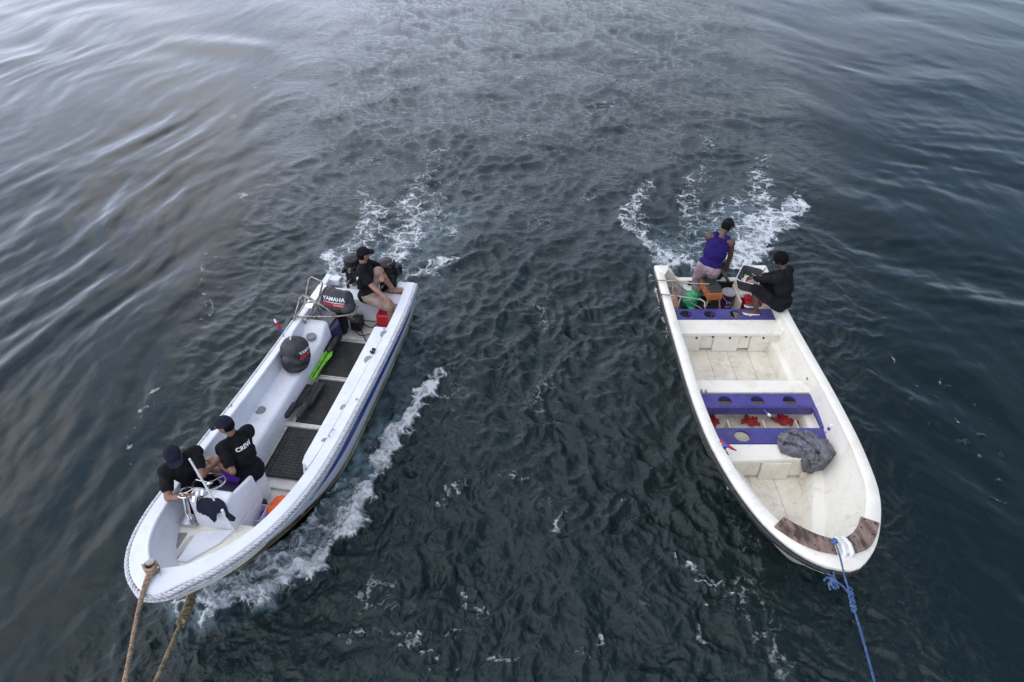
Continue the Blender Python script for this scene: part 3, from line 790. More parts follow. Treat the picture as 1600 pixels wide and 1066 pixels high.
fl.prism([(p.x, p.y) for p in poly], .03, .072); flo = T2.part('floor', fl, M_floorC)
for k, y0 in enumerate((-.62, -.31, 0.0, .31)):
    m_ = MB(); xe = 4.75 - 1.8 * max(0, abs(y0 + .15) - .17); m_.box(((.1 + xe) / 2, y0 + .155, .076), (xe - .1, .305, .016)); T2.part('floor_board', m_, M_floorC, bevel=.003, parent=flo)
# moulded gutter line across the forward floor
def thwart_white(x0, x1, yl_, yr_, z, bottom, holes=True, dx=0.0, rimr=False, forward=True):
    mb = MB(); mb.hexa([(x0, yl_, z - .07), (x1, yl_, z - .07), (x1 + dx, yr_, z - .07), (x0, yr_, z - .07), (x0, yl_, z), (x1, yl_, z), (x1 + dx, yr_, z), (x0, yr_, z)])
    o = T2.part('thwart', mb, M_gelC, bevel=.016, seg=3, label='cream moulded thwart')
    if bottom:
        f = MB(); yb0, yb1 = yl_ + .17, yr_ - .17
        # corrugated front: proud and recessed panels
        n = 5; ed = [yb0 + (yb1 - yb0) * t for t in (0, .16, .31, .62, .76, 1.0)]
        for k in range(5):
            pr = .0 if k % 2 == 0 else .03
            xa = x1 - .03 - pr
            ytl = yl_ + (.02) if k == 0 else ed[k]; ytr = yr_ - .02 if k == 4 else ed[k + 1]
            zb = .085 if k % 2 == 0 else .12
            f.hexa([(xa - .05, ed[k], zb), (xa + .012, ed[k], zb), (xa + .012, ed[k + 1], zb), (xa - .05, ed[k + 1], zb),
                    (xa - .05, ytl, z - .068), (xa, ytl, z - .068), (xa, ytr, z - .068), (xa - .05, ytr, z - .068)])
        fo = T2.part('thwart_front', f, M_gelC, bevel=.012, seg=3, parent=o)
        if holes:
            for k, yy_ in enumerate(np.linspace(yb0 + .12, yb1 - .12, 5)):
                hmb = MB(); hmb.lathe([(.018, -.004), (.018, .006), (.010, .007)], 14, Matrix.Rotation(R(90), 3, 'Y'), (x1 - .026 - (.03 if k % 2 else 0), yy_, z - .12)); T2.part('drain_hole', hmb, M_black, parent=fo)
    return o
def thwart_purple(x0, x1, yl_, yr_, z, holes, r, apron=.12):
    mb = MB(); plate_holes(mb, x0, x1, yl_, yr_, z, .03, holes, r)
    o = T2.part('thwart', mb, M_purple, label='purple painted thwart with round holes')
    a = MB(); a.box((x1 + .008, (yl_ + yr_) / 2, z - apron / 2 - .004), (.02, yr_ - yl_, apron)); a.box((x0 - .008, (yl_ + yr_) / 2, z - apron / 2 - .004), (.02, yr_ - yl_, apron))
    T2.part('apron', a, M_purple, bevel=.004, parent=o)
    return o
thwart_purple(1.0, 1.24, -.79, .80, .46, (-.60, -.23, .17), .092, .05)
thwart_white(1.27, 1.60, -.80, .80, .47, True)
thwart_white(2.62, 2.86, -.83, .86, .46, True, holes=False)
thwart_purple(2.90, 3.13, -.80, .80, .45, (-.44, .0, .43), .088, .13)
thwart_purple(3.52, 3.77, -.76, .80, .44, (-.37,), .096, .04)
thwart_white(3.79, 4.08, -.74, .78, .45, True, holes=False, dx=-.08)
m_ = MB(); m_.hexa([(3.72, .70, .40), (4.00, .70, .40), (4.02, .80, .40), (3.72, .80, .40), (3.74, .71, .53), (3.98, .71, .50), (3.99, .80, .50), (3.74, .80, .53)]); T2.part('end_block', m_, M_gelC, bevel=.02, seg=3)
m_ = MB(); m_.hexa([(1.35, .72, .40), (1.62, .72, .40), (1.62, .80, .40), (1.35, .80, .40), (1.35, .74, .56), (1.62, .74, .53), (1.62, .80, .53), (1.35, .80, .56)]); T2.part('end_block', m_, M_gelC, bevel=.015, seg=3)
for yy_ in (.73, -.76):
    m_ = MB(); m_.box((3.33, yy_, .43), (.37, .07, .05)); T2.part('side_bar', m_, M_purple, bevel=.005)
for yy_ in (-.40, .08, .52):
    m_ = MB(); m_.box((3.33, yy_, .16), (.34, .02, .14)); T2.part('divider', m_, M_floorC, bevel=.004)
m_ = MB(); m_.tube([(3.06, .02, .40), (3.25, .09, .42)], .017, 10); tp_ = T2.part('tiller_pin', m_, M_purple, True)
m_ = MB(); m_.tube([(3.24, .085, .42), (3.28, .105, .422)], .019, 10); T2.part('end_cap', m_, M_rim, True, parent=tp_)
# gussets and small fittings on the gunwales
for (a, b, hh) in ((1337, 696, .74), (1334, 708, .74)):
    p = FR.px(a, b, hh); m_ = MB(); m_.box(p, (.10, .09, .02)); T2.part('bracket', m_, M_gelC, bevel=.006)
for (a, b, hh) in ((1096, 611, .70), (1103, 612, .70), (1273, 610, .50), (1262, 592, .52), (1222, 513, .50)):
    p = FR.px(a, b, hh); m_ = MB(); m_.box(p, (.045, .03, .03)); T2.part('fitting', m_, M_steel, bevel=.005)
# transom with a low centre and raised corners
tr = MB(); pts = [(-.70, -.1), (-.86, .40), (-.92, .60), (-.72, .61), (-.66, .57), (-.56, .42), (-.50, .385), (.56, .385), (.62, .42), (.70, .57), (.74, .61), (.92, .60), (.86, .40), (.70, -.1)]
n = len(pts); tr.add([(0.0, y, z) for y, z in pts] + [(.10, y, z) for y, z in pts], [tuple(range(n)), tuple(range(n, 2 * n))[::-1]] + [(i, n + i, n + (i + 1) % n, (i + 1) % n) for i in range(n)])
T2.part('transom', tr, M_gelC, bevel=.012, seg=3)
m_ = MB(); m_.box((.125, .12, .28), (.03, .95, .20)); T2.part('motor_board', m_, M_black, bevel=.006)
m_ = MB(); m_.prism([(.14, -.62), (.96, -.62), (.96, .34), (.14, .34)], .08, .098); T2.part('stern_dark_plate', m_, M_black, bevel=.004)  # black plate added over the stern floor to darken it
# corner knees
for sgn in (-1, 1):
    m_ = MB(); m_.hexa([(.0, sgn * .93, .50), (.0, sgn * .70, .50), (.12, sgn * .70, .50), (.26, sgn * .80, .50), (.0, sgn * .93, .628), (.0, sgn * .70, .628), (.12, sgn * .72, .628), (.26, sgn * .80, .628)] if sgn > 0 else
                       [(.0, -.70, .50), (.0, -.93, .50), (.26, -.80, .50), (.12, -.70, .50), (.0, -.70, .628), (.0, -.93, .628), (.26, -.80, .628), (.12, -.72, .628)]); T2.part('corner_knee', m_, M_gelC, bevel=.01)
# weathered planks bolted on the bow
def plank(inner, outer, ends):
    z = lambda p: zr(min(p.x, 5.9))
    top = []; 
    pin = [FR.px(a, b, .985) for a, b in inner]; po = [FR.px(a, b, .985) for a, b in outer]
    pin = catmull(pin, 16); po = catmull(po, 16)
    mb = MB(); vs_ = []
    for a, b in zip(pin, po):
        za = zr(a.x) ; zb = zr(b.x)
        vs_ += [V((a.x, a.y, za + .035)), V((b.x, b.y, zb + .035)), V((b.x, b.y, zb + .002)), V((a.x, a.y, za + .002))]
    fs_ = []
    for i in range(15):
        for j in range(4): fs_.append((i * 4 + j, i * 4 + (j + 1) % 4, (i + 1) * 4 + (j + 1) % 4, (i + 1) * 4 + j))
    fs_ += [(3, 2, 1, 0), (60, 61, 62, 63)]
    mb.add(vs_, fs_); o = T2.part('bow_plank', mb, M_wood, bevel=.006)
    for k in (1, 5, 10, 14):
        for t in (.2, .8):
            q = pin[k].lerp(po[k], t); b_ = MB(); b_.lathe([(.010, .0), (.010, .004), (.004, .005)], 10, None, (q.x, q.y, zr(q.x) + .035)); T2.part('bolt_head', b_, M_black, parent=o)
plank([(1226, 804), (1250, 820), (1277, 834), (1301, 842)], [(1211, 820), (1245, 845), (1277, 861), (1308, 869)], None)
plank([(1347, 804), (1342, 817), (1333, 831), (1314, 845)], [(1376, 815), (1369, 838), (1356, 857), (1326, 869)], None)
m_ = MB(); q = FR.px(1322, 858, 1.02)
for k in (-1, 1): m_.tube([q + V((-.13, .035 * k - .02, .0)), q + V((-.03, .035 * k, .035)), q + V((.05, .035 * k, .02)), q + V((.08, .035 * k, -.10))], .024, 10)
m_.box(q + V((-.03, 0, 0)), (.16, .10, .04)); T2.part('bow_roller', m_, M_rim, True)

# ------------------------------------------------------------------ things in the left boat
def mat_mesh(label, pts, h, nx, ny):
    c = [FL.px(a, b, h) for a, b in pts]   # aft-left, aft-right, fwd-right, fwd-left
    xa = (c[0].x + c[1].x) / 2; xb = (c[2].x + c[3].x) / 2; ya = (c[0].y + c[3].y) / 2; yb = (c[1].y + c[2].y) / 2 + .26
    base = V(((xa + xb) / 2, (ya + yb) / 2, h - .02)); T = Thing('floor_mat', label, 'floor mat', FL, base, 'black mats on the floor of the left boat')
    m_ = MB(); m_.box(base + V((0, 0, .006)), (xb - xa, yb - ya, .012)); T.part('backing', m_, M_black)
    g = MB(); d = .042; z = base.z + .017
    W, Hh = xb - xa, yb - ya
    # hexagon-like lattice: short zig-zag bars
    r = 0; y = ya + .02
    while y < yb - .02:
        pts_ = []; x = xa; k = 0
        while x <= xb:
            pts_.append((x, min(max(y + (.009 if (k + r) % 2 else -.009), ya), yb), z)); x += d * .55; k += 1
        g.tube(pts_, .0045, 4); r += 1; y += d * .8
    x = xa + .02; k = 0
    while x < xb:
        g.tube([(x, ya, z), (x, yb, z)], .004, 4); x += d * 1.1
    fr_ = MB()
    fr_.tube([(xa, ya, z), (xb, ya, z), (xb, yb, z), (xa, yb, z)], .010, 6, True)
    fr_.tube([(xa + .13, ya + .07, z), (xb - .05, ya + .07, z)], .006, 5); fr_.tube([(xa + .12, ya + .06, z), (xa + .12, yb, z)], .006, 5)
    T.part('mesh', g, M_seatblk); T.part('rim', fr_, M_black)
mat_mesh('black lattice floor mat nearest the stern, beside the lime green fins', [(527, 536), (567, 534), (540, 589), (497, 591)], .11, 10, 20)
mat_mesh('middle black lattice floor mat, partly under the black fins', [(499, 596), (533, 595), (502, 660), (459, 661)], .11, 10, 20)
mat_mesh('black lattice floor mat nearest the console and the man in purple shorts', [(451, 671), (494, 670), (465, 746), (404, 744)], .11, 10, 20)

def fin(label, heel, tip, width, mb_m, mp_m, group, zt=.02, lift=.0):
    heel, tip = V(heel), V(tip); d = (tip - heel); L = d.length; d.normalize(); s_ = V((-d.y, d.x, 0)).normalized(); u = s_.cross(d) * -1
    if u.z < 0: u = -u
    T = Thing('swim_fin', label, 'swim fin', FL, heel, group)
    p = MB(); a = heel; 
    vs_ = []; prof = [(0.34, .045), (.45, .075), (.7, width * .46), (.95, width * .5), (1.0, width * .42)]
    for t, w_ in prof:
        c = heel + d * L * t
        vs_ += [c - s_ * w_ + u * .004, c + s_ * w_ + u * .004, c + s_ * w_ - u * .004, c - s_ * w_ - u * .004]
    fs_ = []
    for i in range(len(prof) - 1):
        for j in range(4): fs_.append((i * 4 + j, i * 4 + (j + 1) % 4, (i + 1) * 4 + (j + 1) % 4, (i + 1) * 4 + j))
    k = (len(prof) - 1) * 4; fs_ += [(3, 2, 1, 0), (k, k + 1, k + 2, k + 3)]
    p.add(vs_, fs_); bl = T.part('blade', p, mb_m)
    for q in (-1, 0, 1):
        rb = MB(); rb.tube([heel + d * L * .36 + s_ * q * .035 + u * .012, heel + d * L * .7 + s_ * q * width * .4 + u * .012, heel + d * L * .97 + s_ * q * width * .44 + u * .006], .0075, 6); T.part('rib', rb, mb_m if q else mp_m, True)
    f = MB(); f.cap(heel + d * .05 + u * .02, heel + d * L * .36 + u * .015, .042, .046)
    fp = T.part('foot_pocket', blob(f, .009, 3, off=T.base), mp_m, True)
    return T
g1 = 'lime green fins beside the stern mat'; g2 = 'black fins on the middle mat'
a = FL.px(523, 531, .20); b = FL.px(479, 594, .17)
fin('lime green swim fin against the side bench, left one of its pair', a + V((-.05, -.05, 0)), b + V((.02, -.02, 0)), .10, M_lime, M_black, g1)
fin('lime green swim fin beside the stern mat, right one of its pair', a + V((-.06, .055, .03)), b + V((.0, .085, .03)), .095, M_lime, M_black, g1)
a = FL.px(446, 655, .19); b = FL.px(484, 601, .17)
fin('black swim fin lying closest to the side bench', a, b + V((0, -.02, 0)), .17, M_black, M_cover, g2)
a = FL.px(465, 656, .19); b = FL.px(503, 600, .17)
fin('black swim fin lying on the middle floor mat', a, b + V((0, -.03, .02)), .17, M_black, M_cover, g2)

# covered engine hood standing on the bench
def cover(name, label, c, size, rotz, tiltM, seed, voxel=.014):
    T = Thing(name, label, 'engine cover', FL, c - V((0, 0, size[2] / 2)))
    M = Matrix.Rotation(rotz, 3, 'Z') @ tiltM
    return T, M
# dome shaped cover
c = FL.px(462, 550, .62)
T3 = Thing('engine_cover', 'dark rounded outboard engine cover standing on the side bench', 'engine cover', FL, (c.x, c.y, .41))
M = Matrix.Rotation(R(20), 3, 'Z')
d_ = MB(); d_.ell(c + V((0, 0, .06)), (.21, .20, .17), M); d_.ell(c + V((.02, 0, -.06)), (.235, .205, .15), M); d_.ell(c + V((.16, 0, -.04)), (.10, .14, .12), M); d_.ell(c + V((.05, .0, -.13)), (.24, .20, .08), M)
dome = T3.part('cover', blob(d_, .012, 5, wr=.010, wf=7, off=T3.base), M_cover, True)
h_ = MB(); q = c + V((-.05, -.02, .262)); h_.tube([q + V((-.07, .0, -.01)), q + V((-.03, .0, .02)), q + V((.05, 0, .01)), q + V((.07, 0, -.025))], .010, 6)
T3.part('handle', h_, M_rim, True)
# red band with the maker's lettering
def band(T, tgt, cen, right, up, nrm, w_, h, m, name):
    right, up, nrm = V(right).normalized(), V(up).normalized(), V(nrm).normalized()
    tree = BVHTree.FromPolygons([v.co + T.base for v in tgt.data.vertices], [p.vertices[:] for p in tgt.data.polygons])
    nx, ny = 16, 3; vs_ = []; fs_ = []
    for j in range(ny + 1):
        for i in range(nx + 1):
            p = V(cen) + right * (i / nx - .5) * w_ + up * (j / ny - .5) * h
            hit = tree.ray_cast(p + nrm * .4, -nrm, .8)
            vs_.append((hit[0] if hit[0] is not None else p) + nrm * .0035)
    for j in range(ny):
        for i in range(nx): fs_.append((j * (nx + 1) + i, j * (nx + 1) + i + 1, (j + 1) * (nx + 1) + i + 1, (j + 1) * (nx + 1) + i))
    m_ = MB(); m_.add(vs_, fs_); return T.part(name, m_, m)
side = M @ V((0.55, 1, .45)); rt = V((-1, .5, 0)); upv = side.cross(rt).normalized()
if upv.z < 0: upv = -upv
rt = upv.cross(side).normalized()
cc = c + side.normalized() * .20
bd = band(T3, dome, cc - upv * .045, rt, upv, side, .26, .05, M_redprint, 'red_band')
lettering(T3, dome, [dome], 'YAMAHA', cc + upv * .015, rt, upv, side, .062, M_white, bold=.001)
lettering(T3, dome, [dome], 'Enduro', cc - upv * .046 + rt * .05, rt, upv, side, .036, M_white, lift=.006)

# covered outboard standing behind the steel rack
c = FL.px(527, 468, .80)
T4 = Thing('outboard_motor', 'big black covered outboard with white and red lettering, seated behind the steel rack', 'outboard motor', FL, (c.x, c.y, .08))
M = Matrix.Rotation(R(-6), 3, 'Z')
d_ = MB()
for (ox, oy, oz, rx, ry, rz_) in ((0, 0, 0, .15, .23, .13), (-.02, -.13, .03, .15, .13, .12), (-.02, .12, .01, .15, .13, .13), (.03, 0, -.08, .15, .25, .10), (.03, -.16, -.08, .14, .12, .10), (.03, .17, -.08, .14, .12, .10), (.0, .0, .07, .12, .20, .08)):
    d_.ell(c + M @ V((ox, oy, oz)), (rx, ry, rz_), M)
hood = T4.part('cover', blob(d_, .014, 5, wr=.012, wf=5, off=T4.base), M_cover, True)
st_ = MB(); st_.cap(c + V((-.02, 0, -.15)), c + V((-.03, 0, -.50)), .09, .06); st_.cap(c + V((-.03, 0, -.50)), c + V((-.05, 0, -.66)), .05, .04)
T4.part('drive_leg', blob(st_, .012, 3, off=T4.base), M_blackgloss, True)
fwd = M @ V((1, 0.05, .45)); rt = M @ V((0, 1, 0)); upv = rt.cross(fwd) * -1
if upv.z < 0: upv = -upv
fwd.normalize(); upv = (upv - fwd * upv.dot(fwd)).normalized(); rt = upv.cross(fwd).normalized()
cc = c + fwd * .15
band(T4, hood, cc - upv * .055, rt, upv, fwd, .34, .045, M_redprint, 'red_band')
band(T4, hood, cc - upv * .022, rt, upv, fwd, .34, .010, M_white, 'white_band')
lettering(T4, hood, [hood], 'YAMAHA', cc + upv * .03, rt, upv, fwd, .085, M_white, bold=.0015)
lettering(T4, hood, [hood], 'Enduro', cc - upv * .056 + rt * .08, rt, upv, fwd, .045, M_white, lift=.006)

# steel tube rack on the left gunwale
def L_(a, b, h): return FL.px(a, b, h)
T5 = Thing('steel_rack', 'welded steel tube rack standing on the left gunwale near the stern', 'rack', FL, L_(475, 500, .62))
def pipe(T, name, pts, r=.014, m=M_steel, rnd=True):
    m_ = MB(); m_.tube(pts, r, 8); return T.part(name, m_, m, True)
p0 = L_(459, 501, .64); p1 = L_(469, 466, .92); p2 = L_(474, 462, .95); p3 = L_(493, 474, .95)
pipe(T5, 'tube', [p0, p1, p2, p3, L_(502, 495, .64)])
pipe(T5, 'tube', [L_(478, 462, .94), L_(483, 436, 1.18), L_(487, 433, 1.20), L_(502, 440, 1.20), L_(504, 443, 1.19), L_(499, 462, .98)])
pipe(T5, 'tube', [L_(459, 501, .64), L_(462, 495, .66), L_(525, 495, .66), L_(554, 491, .66), L_(559, 478, .68)])
pipe(T5, 'tube', [L_(478, 462, .94), L_(493, 471, .90), L_(527, 494, .66)])
pipe(T5, 'tube', [L_(508, 449, .96), L_(492, 473, .88), L_(480, 500, .55)])
pipe(T5, 'tube', [L_(477, 473, .88), L_(493, 472, .88)])
pipe(T5, 'tube', [L_(463, 495, .70), L_(476, 475, .86), L_(478, 464, .93)])
pipe(T5, 'tube', [L_(508, 449, .96), L_(497, 478, .72), L_(487, 498, .50)])
pipe(T5, 'tube', [L_(476, 499, .66), L_(478, 512, .40)], .018)

# fishing float on a stick
T6 = Thing('marker_float', 'small red and white marker float on a thin stick beside the rounded engine cover', 'float', FL, L_(446, 530, .62))
pipe(T6, 'stick', [L_(446, 530, .62), L_(436, 512, .80)], .006, M_steel)
m_ = MB(); m_.cap(L_(440, 518, .74), L_(437, 513, .79), .018, .022); T6.part('blue_end', m_, M_bluebit, True)
m_ = MB(); m_.cap(L_(437, 513, .79), L_(432, 505, .86), .024, .022); T6.part('float_body', m_, M_redcl, True)
m_ = MB(); m_.cap(L_(432, 505, .86), L_(429, 500, .91), .020, .012); T6.part('white_tip', m_, M_white, True)

# outboard motors on the stern, hoods off
def outboard(label, x, y, ztop, s=1.0, grp=None, fr=FL, hood=False, tilt=0):
    base = V((x, y, .45)); T = Thing('outboard_motor', label, 'outboard motor', fr, base, grp)
    z = ztop
    b = MB(); b.box((x, y, z - .24), (.24 * s, .20 * s, .26 * s)); b.box((x - .03, y, z - .14), (.20 * s, .24 * s, .10 * s)); T.part('engine_block', b, M_blackgloss, bevel=.02)
    m_ = MB(); m_.lathe([(.125 * s, -.05), (.13 * s, -.02), (.13 * s, .01), (.105 * s, .035), (.05 * s, .045), (.02, .05)], 24, None, (x + .01, y, z - .02)); fw = T.part('flywheel_cover', m_, M_blackgloss, True)
    m_ = MB(); m_.tube([V((x + .01 + .098 * s * math.cos(a), y + .098 * s * math.sin(a), z + .018)) for a in np.linspace(.5, 3.6, 18)], .009, 6); T.part('rim_highlight', m_, M_steel, True, parent=fw)
    for k, yy_ in enumerate((-.10, .0, .10)):
        m_ = MB(); m_.lathe([(.036, -.04), (.036, .03), (.028, .04), (.028, .06)], 14, Matrix.Rotation(R(90), 3, 'Y'), (x + .13 * s, y + yy_ * s, z - .17 + .02 * (k % 2))); T.part('carburettor', m_, M_steel if k == 1 else M_blackgloss, True)
    m_ = MB()
    random.seed(int(x * 100 + y * 10))
    for k in range(6):
        y0 = y + random.uniform(-.1, .1); m_.tube(catmull([(x + .12, y0, z - .3), (x + .17, y0 + .03, z - .2), (x + .15, y + random.uniform(-.12, .12), z - .1), (x + .05, y + random.uniform(-.13, .13), z - .06)], 10), .008, 6)
    T.part('hoses', m_, M_black, True)
    m_ = MB(); m_.lathe([(.06, -.1), (.075, -.07), (.075, .06), (.05, .09)], 16, None, (x, y + .15 * s, z - .12)); T.part('starter', m_, M_blackgloss, True)
    m_ = MB(); m_.box((x + .0, y, z - .42), (.26, .16, .14)); m_.box((x + .10, y - .09, z - .46), (.16, .03, .18)); m_.box((x + .10, y + .09, z - .46), (.16, .03, .18)); T.part('clamp_bracket', m_, M_blackgloss, bevel=.01)
    m_ = MB(); m_.cap((x - .12, y, z - .4), (x - .14, y, -.25), .075, .05); T.part('drive_leg', blob(m_, .014, 2, off=T.base), M_blackgloss, True)
    m_ = MB(); m_.box((x + .19, y + .05, z - .40), (.10, .05, .02)); m_.tube([(x + .1, y - .02, z - .34), (x + .26, y - .05, z - .36)], .014, 8); T.part('steering_arm', m_, M_steel)
    return T
outboard('black outboard without its hood, beside the raised knee of the seated man', .0, .33, .98, 1.15, 'running outboards on the stern of the left boat')
outboard('black outboard without its hood, behind the back of the seated man', -.08, -.27, .95, 1.1, 'running outboards on the stern of the left boat')

# red fuel tank and hoses at the stern
q = L_(606, 492, .22)
T7 = Thing('fuel_tank', 'red fuel tank under the right gunwale by the seated man\'s feet', 'fuel tank', FL, (q.x, q.y, .08))
m_ = MB(); m_.box((q.x, q.y, .22), (.42, .26, .27)); T7.part('tank', m_, M_red, bevel=.04, seg=3)
m_ = MB(); m_.lathe([(.04, 0), (.04, .03), (.015, .035)], 16, None, (q.x - .08, q.y - .04, .355)); T7.part('filler_cap', m_, M_black, True)
m_ = MB(); m_.tube([(q.x - .02, q.y - .08, .35), (q.x, q.y - .08, .40), (q.x + .12, q.y - .08, .40), (q.x + .14, q.y - .08, .35)], .012, 8); T7.part('handle', m_, M_red, True)
hb = MB()
for k, pts in enumerate(([(560, 500), (566, 520), (575, 535), (590, 530), (586, 515)], [(545, 495), (552, 512), (563, 524), (580, 522)], [(592, 505), (580, 512), (566, 506), (556, 515)])):
    hb.tube(catmull([L_(a, b, .13 + .02 * (i % 2)) for i, (a, b) in enumerate(pts)], 30), .010, 6)
single('fuel_hoses', 'tangle of black hoses on the floor under the stern seat', 'hoses', FL, L_(568, 515, .1), hb, M_black, True)
q = L_(560, 515, .10)
T8 = Thing('battery', 'dark battery box on the floor near the stern hoses', 'battery', FL, q)
m_ = MB(); m_.box(q + V((-.05, -.02, .10)), (.22, .16, .18)); T8.part('case', m_, M_blackgloss, bevel=.012)
m_ = MB(); m_.lathe([(.012, 0), (.012, .02)], 10, None, q + V((-.1, -.05, .19))); m_.lathe([(.012, 0), (.012, .02)], 10, None, q + V((0, -.05, .19))); T8.part('terminal', m_, M_steel)

# cloths: closed crumpled surfaces from an outline
def poly_in(p, poly):
    c = False; j = len(poly) - 1
    for i in range(len(poly)):
        if (poly[i][1] > p[1]) != (poly[j][1] > p[1]) and p[0] < (poly[j][0] - poly[i][0]) * (p[1] - poly[i][1]) / (poly[j][1] - poly[i][1] + 1e-12) + poly[i][0]: c = not c
        j = i
    return c
def poly_dist(p, poly):
    best = 9
    for i in range(len(poly)):
        a = V((poly[i][0], poly[i][1])); b = V((poly[(i + 1) % len(poly)][0], poly[(i + 1) % len(poly)][1])); d = b - a
        t = max(0, min(1, (V(p[:2]) - a).dot(d) / max(d.length_squared, 1e-9))); best = min(best, (a + d * t - V(p[:2])).length)
    return best
def crumple(poly, basez, thick, amp, freq, step=.014, seed=0.0):
    xs_ = [p[0] for p in poly]; ys_ = [p[1] for p in poly]; mb = MB(); ids = {}
    x0, y0 = min(xs_), min(ys_); nx = int((max(xs_) - x0) / step) + 2; ny = int((max(ys_) - y0) / step) + 2
    def vert(i, j, top):
        k = (i, j, top)
        if k not in ids:
            x = x0 + i * step; y = y0 + j * step; d = poly_dist((x, y), poly); f = min(1, d / .05) ** .5
            bz = basez(x, y); q = V((x * freq + seed, y * freq, seed))
            wv = V((noise.noise(q * .5) , noise.noise(q * .5 + V((9, 2, 4))), 0)) * 1.2
            n1 = 1 - 2 * abs(noise.noise(q + wv)); n2 = 1 - 2 * abs(noise.noise(q * 2.1 + wv)); 
            z = bz + (thick * f + amp * f * (n1 * .7 + n2 * .35) if top else 0.0)
            z = max(z, bz + .002) if top else bz
            ids[k] = len(mb.v); mb.v.append(V((x, y, z)))
        return ids[k]
    cells = {(i, j) for i in range(nx) for j in range(ny) if poly_in((x0 + (i + .5) * step, y0 + (j + .5) * step), poly)}
    for (i, j) in cells:
        mb.f.append((vert(i, j, 1), vert(i + 1, j, 1), vert(i + 1, j + 1, 1), vert(i, j + 1, 1)))
        mb.f.append((vert(i, j, 0), vert(i, j + 1, 0), vert(i + 1, j + 1, 0), vert(i + 1, j, 0)))
        for (di, dj, a, b) in ((-1, 0, (i, j + 1), (i, j)), (1, 0, (i + 1, j), (i + 1, j + 1)), (0, -1, (i, j), (i + 1, j)), (0, 1, (i + 1, j + 1), (i, j + 1))):
            if (i + di, j + dj) not in cells:
                mb.f.append((vert(*a, 0), vert(*b, 0), vert(*b, 1), vert(*a, 1)))
    return mb
# black shirt on the console
pts = [(306, 785), (320, 779), (343, 780), (352, 787), (357, 800), (368, 808), (366, 814), (358, 813), (350, 803), (346, 800), (339, 802), (338, 812), (335, 816), (330, 812), (325, 806), (316, 803), (307, 798)]
zt = cz + .012
poly = [(FL.px(a, b, cz).x, FL.px(a, b, cz).y) for a, b in pts]
fx = xf; fx2 = xb
def zcon(x, y):
    if x < fx - .01: return cz + .008
    return cz + .008 - (x - fx + .01) * 2.0
# points on the front face are measured on that face: compress x beyond the edge
pc = []
for (a, b), p in zip(pts, poly):
    if p[0] > fx:
        # intersect the viewing ray with the front face
        h = cz
        for _ in range(40):
            q = FL.px(a, b, h); h = .7 * h + .3 * (cz - max(0, q.x - fx) * 2.0)
        q = FL.px(a, b, h); pc.append((q.x, q.y))
    else: pc.append(p)
single('black_shirt', 'black shirt thrown over the top of the white console', 'shirt', FL, (fx, (yl + yr) / 2, cz), crumple(pc, zcon, .03, .018, 14, .006, 3.1), M_navy, True)
# orange life vest, purple cloth, and clutter by the right side forward
pts = [(449, 770), (438, 771), (428, 774), (420, 784), (413, 793), (409, 800), (420, 803), (450, 785)]
poly = [(FL.px(a, b, .3).x, FL.px(a, b, .3).y) for a, b in pts]
ov = single('orange_vest', 'bright orange cloth vest stuffed under the right gunwale by the console', 'life vest', FL, (poly[3][0], poly[3][1], .08), crumple(poly, lambda x, y: .20, .10, .035, 12, .014, 7.7), M_orcl, True)
pts = [(403, 797), (413, 793), (420, 800), (416, 812), (404, 812)]
poly = [(FL.px(a, b, .28).x, FL.px(a, b, .28).y) for a, b in pts]
single('violet_cloth', 'crumpled violet cloth tucked beside the orange vest', 'cloth', FL, (poly[0][0], poly[0][1], .08), crumple(poly, lambda x, y: .20, .07, .03, 14, .012, 1.3), M_shortp, True)
q = FL.px(412, 789, .25)
T9 = Thing('black_boots', 'small black boot standing between console and orange vest', 'boot', FL, (q.x, q.y, .08))
m_ = MB(); m_.cap(q + V((0, 0, -.1)), q + V((0, 0, .05)), .045, .05); m_.cap(q + V((0, 0, -.12)), q + V((.1, .02, -.13)), .04, .035); T9.part('boot_shell', blob(m_, .01, 2, off=T9.base), M_black, True)
T9.o.name = 'boot'
q = FL.px(402, 806, .25)
T10 = Thing('storage_bin', 'pale lilac bin beside the console holding clutter', 'bin', FL, (q.x, q.y, .08))
m_ = MB()
for (dx, dy, sx, sy) in ((-.11, 0, .01, .2), (.11, 0, .01, .2), (0, -.1, .23, .01), (0, .1, .23, .01)): m_.box(q + V((dx, dy, -.03)), (sx, sy, .22))
m_.box(q + V((0, 0, -.13)), (.22, .2, .02)); T10.part('tub', m_, mat('bin_lilac', (.5, .48, .62), None, 6, .4), bevel=.003)
m_ = MB(); m_.box(q + V((0, 0, -.05)), (.19, .17, .1), Matrix.Rotation(.3, 3, 'Z')); T10.part('contents', m_, M_khakiD, bevel=.02)

# ropes
bt_ = bp_
e1 = FL.px(195, 1066, 1.75); s1 = bp_ + V((.02, .01, .05))
dirv = (e1 - (bp_ + V((.25, 0, -.0))))
rp = MB()
edge = V((B.L + .02, -.17, zg(5.95) + .02))
P1_ = [s1 + V((-.02, 0, .03)), s1 + V((.08, 0, .0)), FL.px(222, 932, 1.03), FL.px(214, 965, 1.2), FL.px(204, 1020, 1.5), e1, e1 + (e1 - FL.px(204, 1020, 1.5)) * 3]
rope_mb(P1_, .020, 3, pitch=.12, step=.014, mb=rp)
for t in range(5):   # turns round the bitt
    rp.tube([bp_ + V((.052 * math.cos(a), .052 * math.sin(a), .025 + .02 * t)) for a in np.linspace(0, 2 * math.pi, 17)[:-1]], .017, 6, True)
rope_mb([s1 + V((-.03, .04, .04)), s1 + V((.1, .02, .01)), FL.px(224, 925, 1.02), FL.px(219, 945, 1.09)], .024, 3, pitch=.14, step=.012, mb=rp)
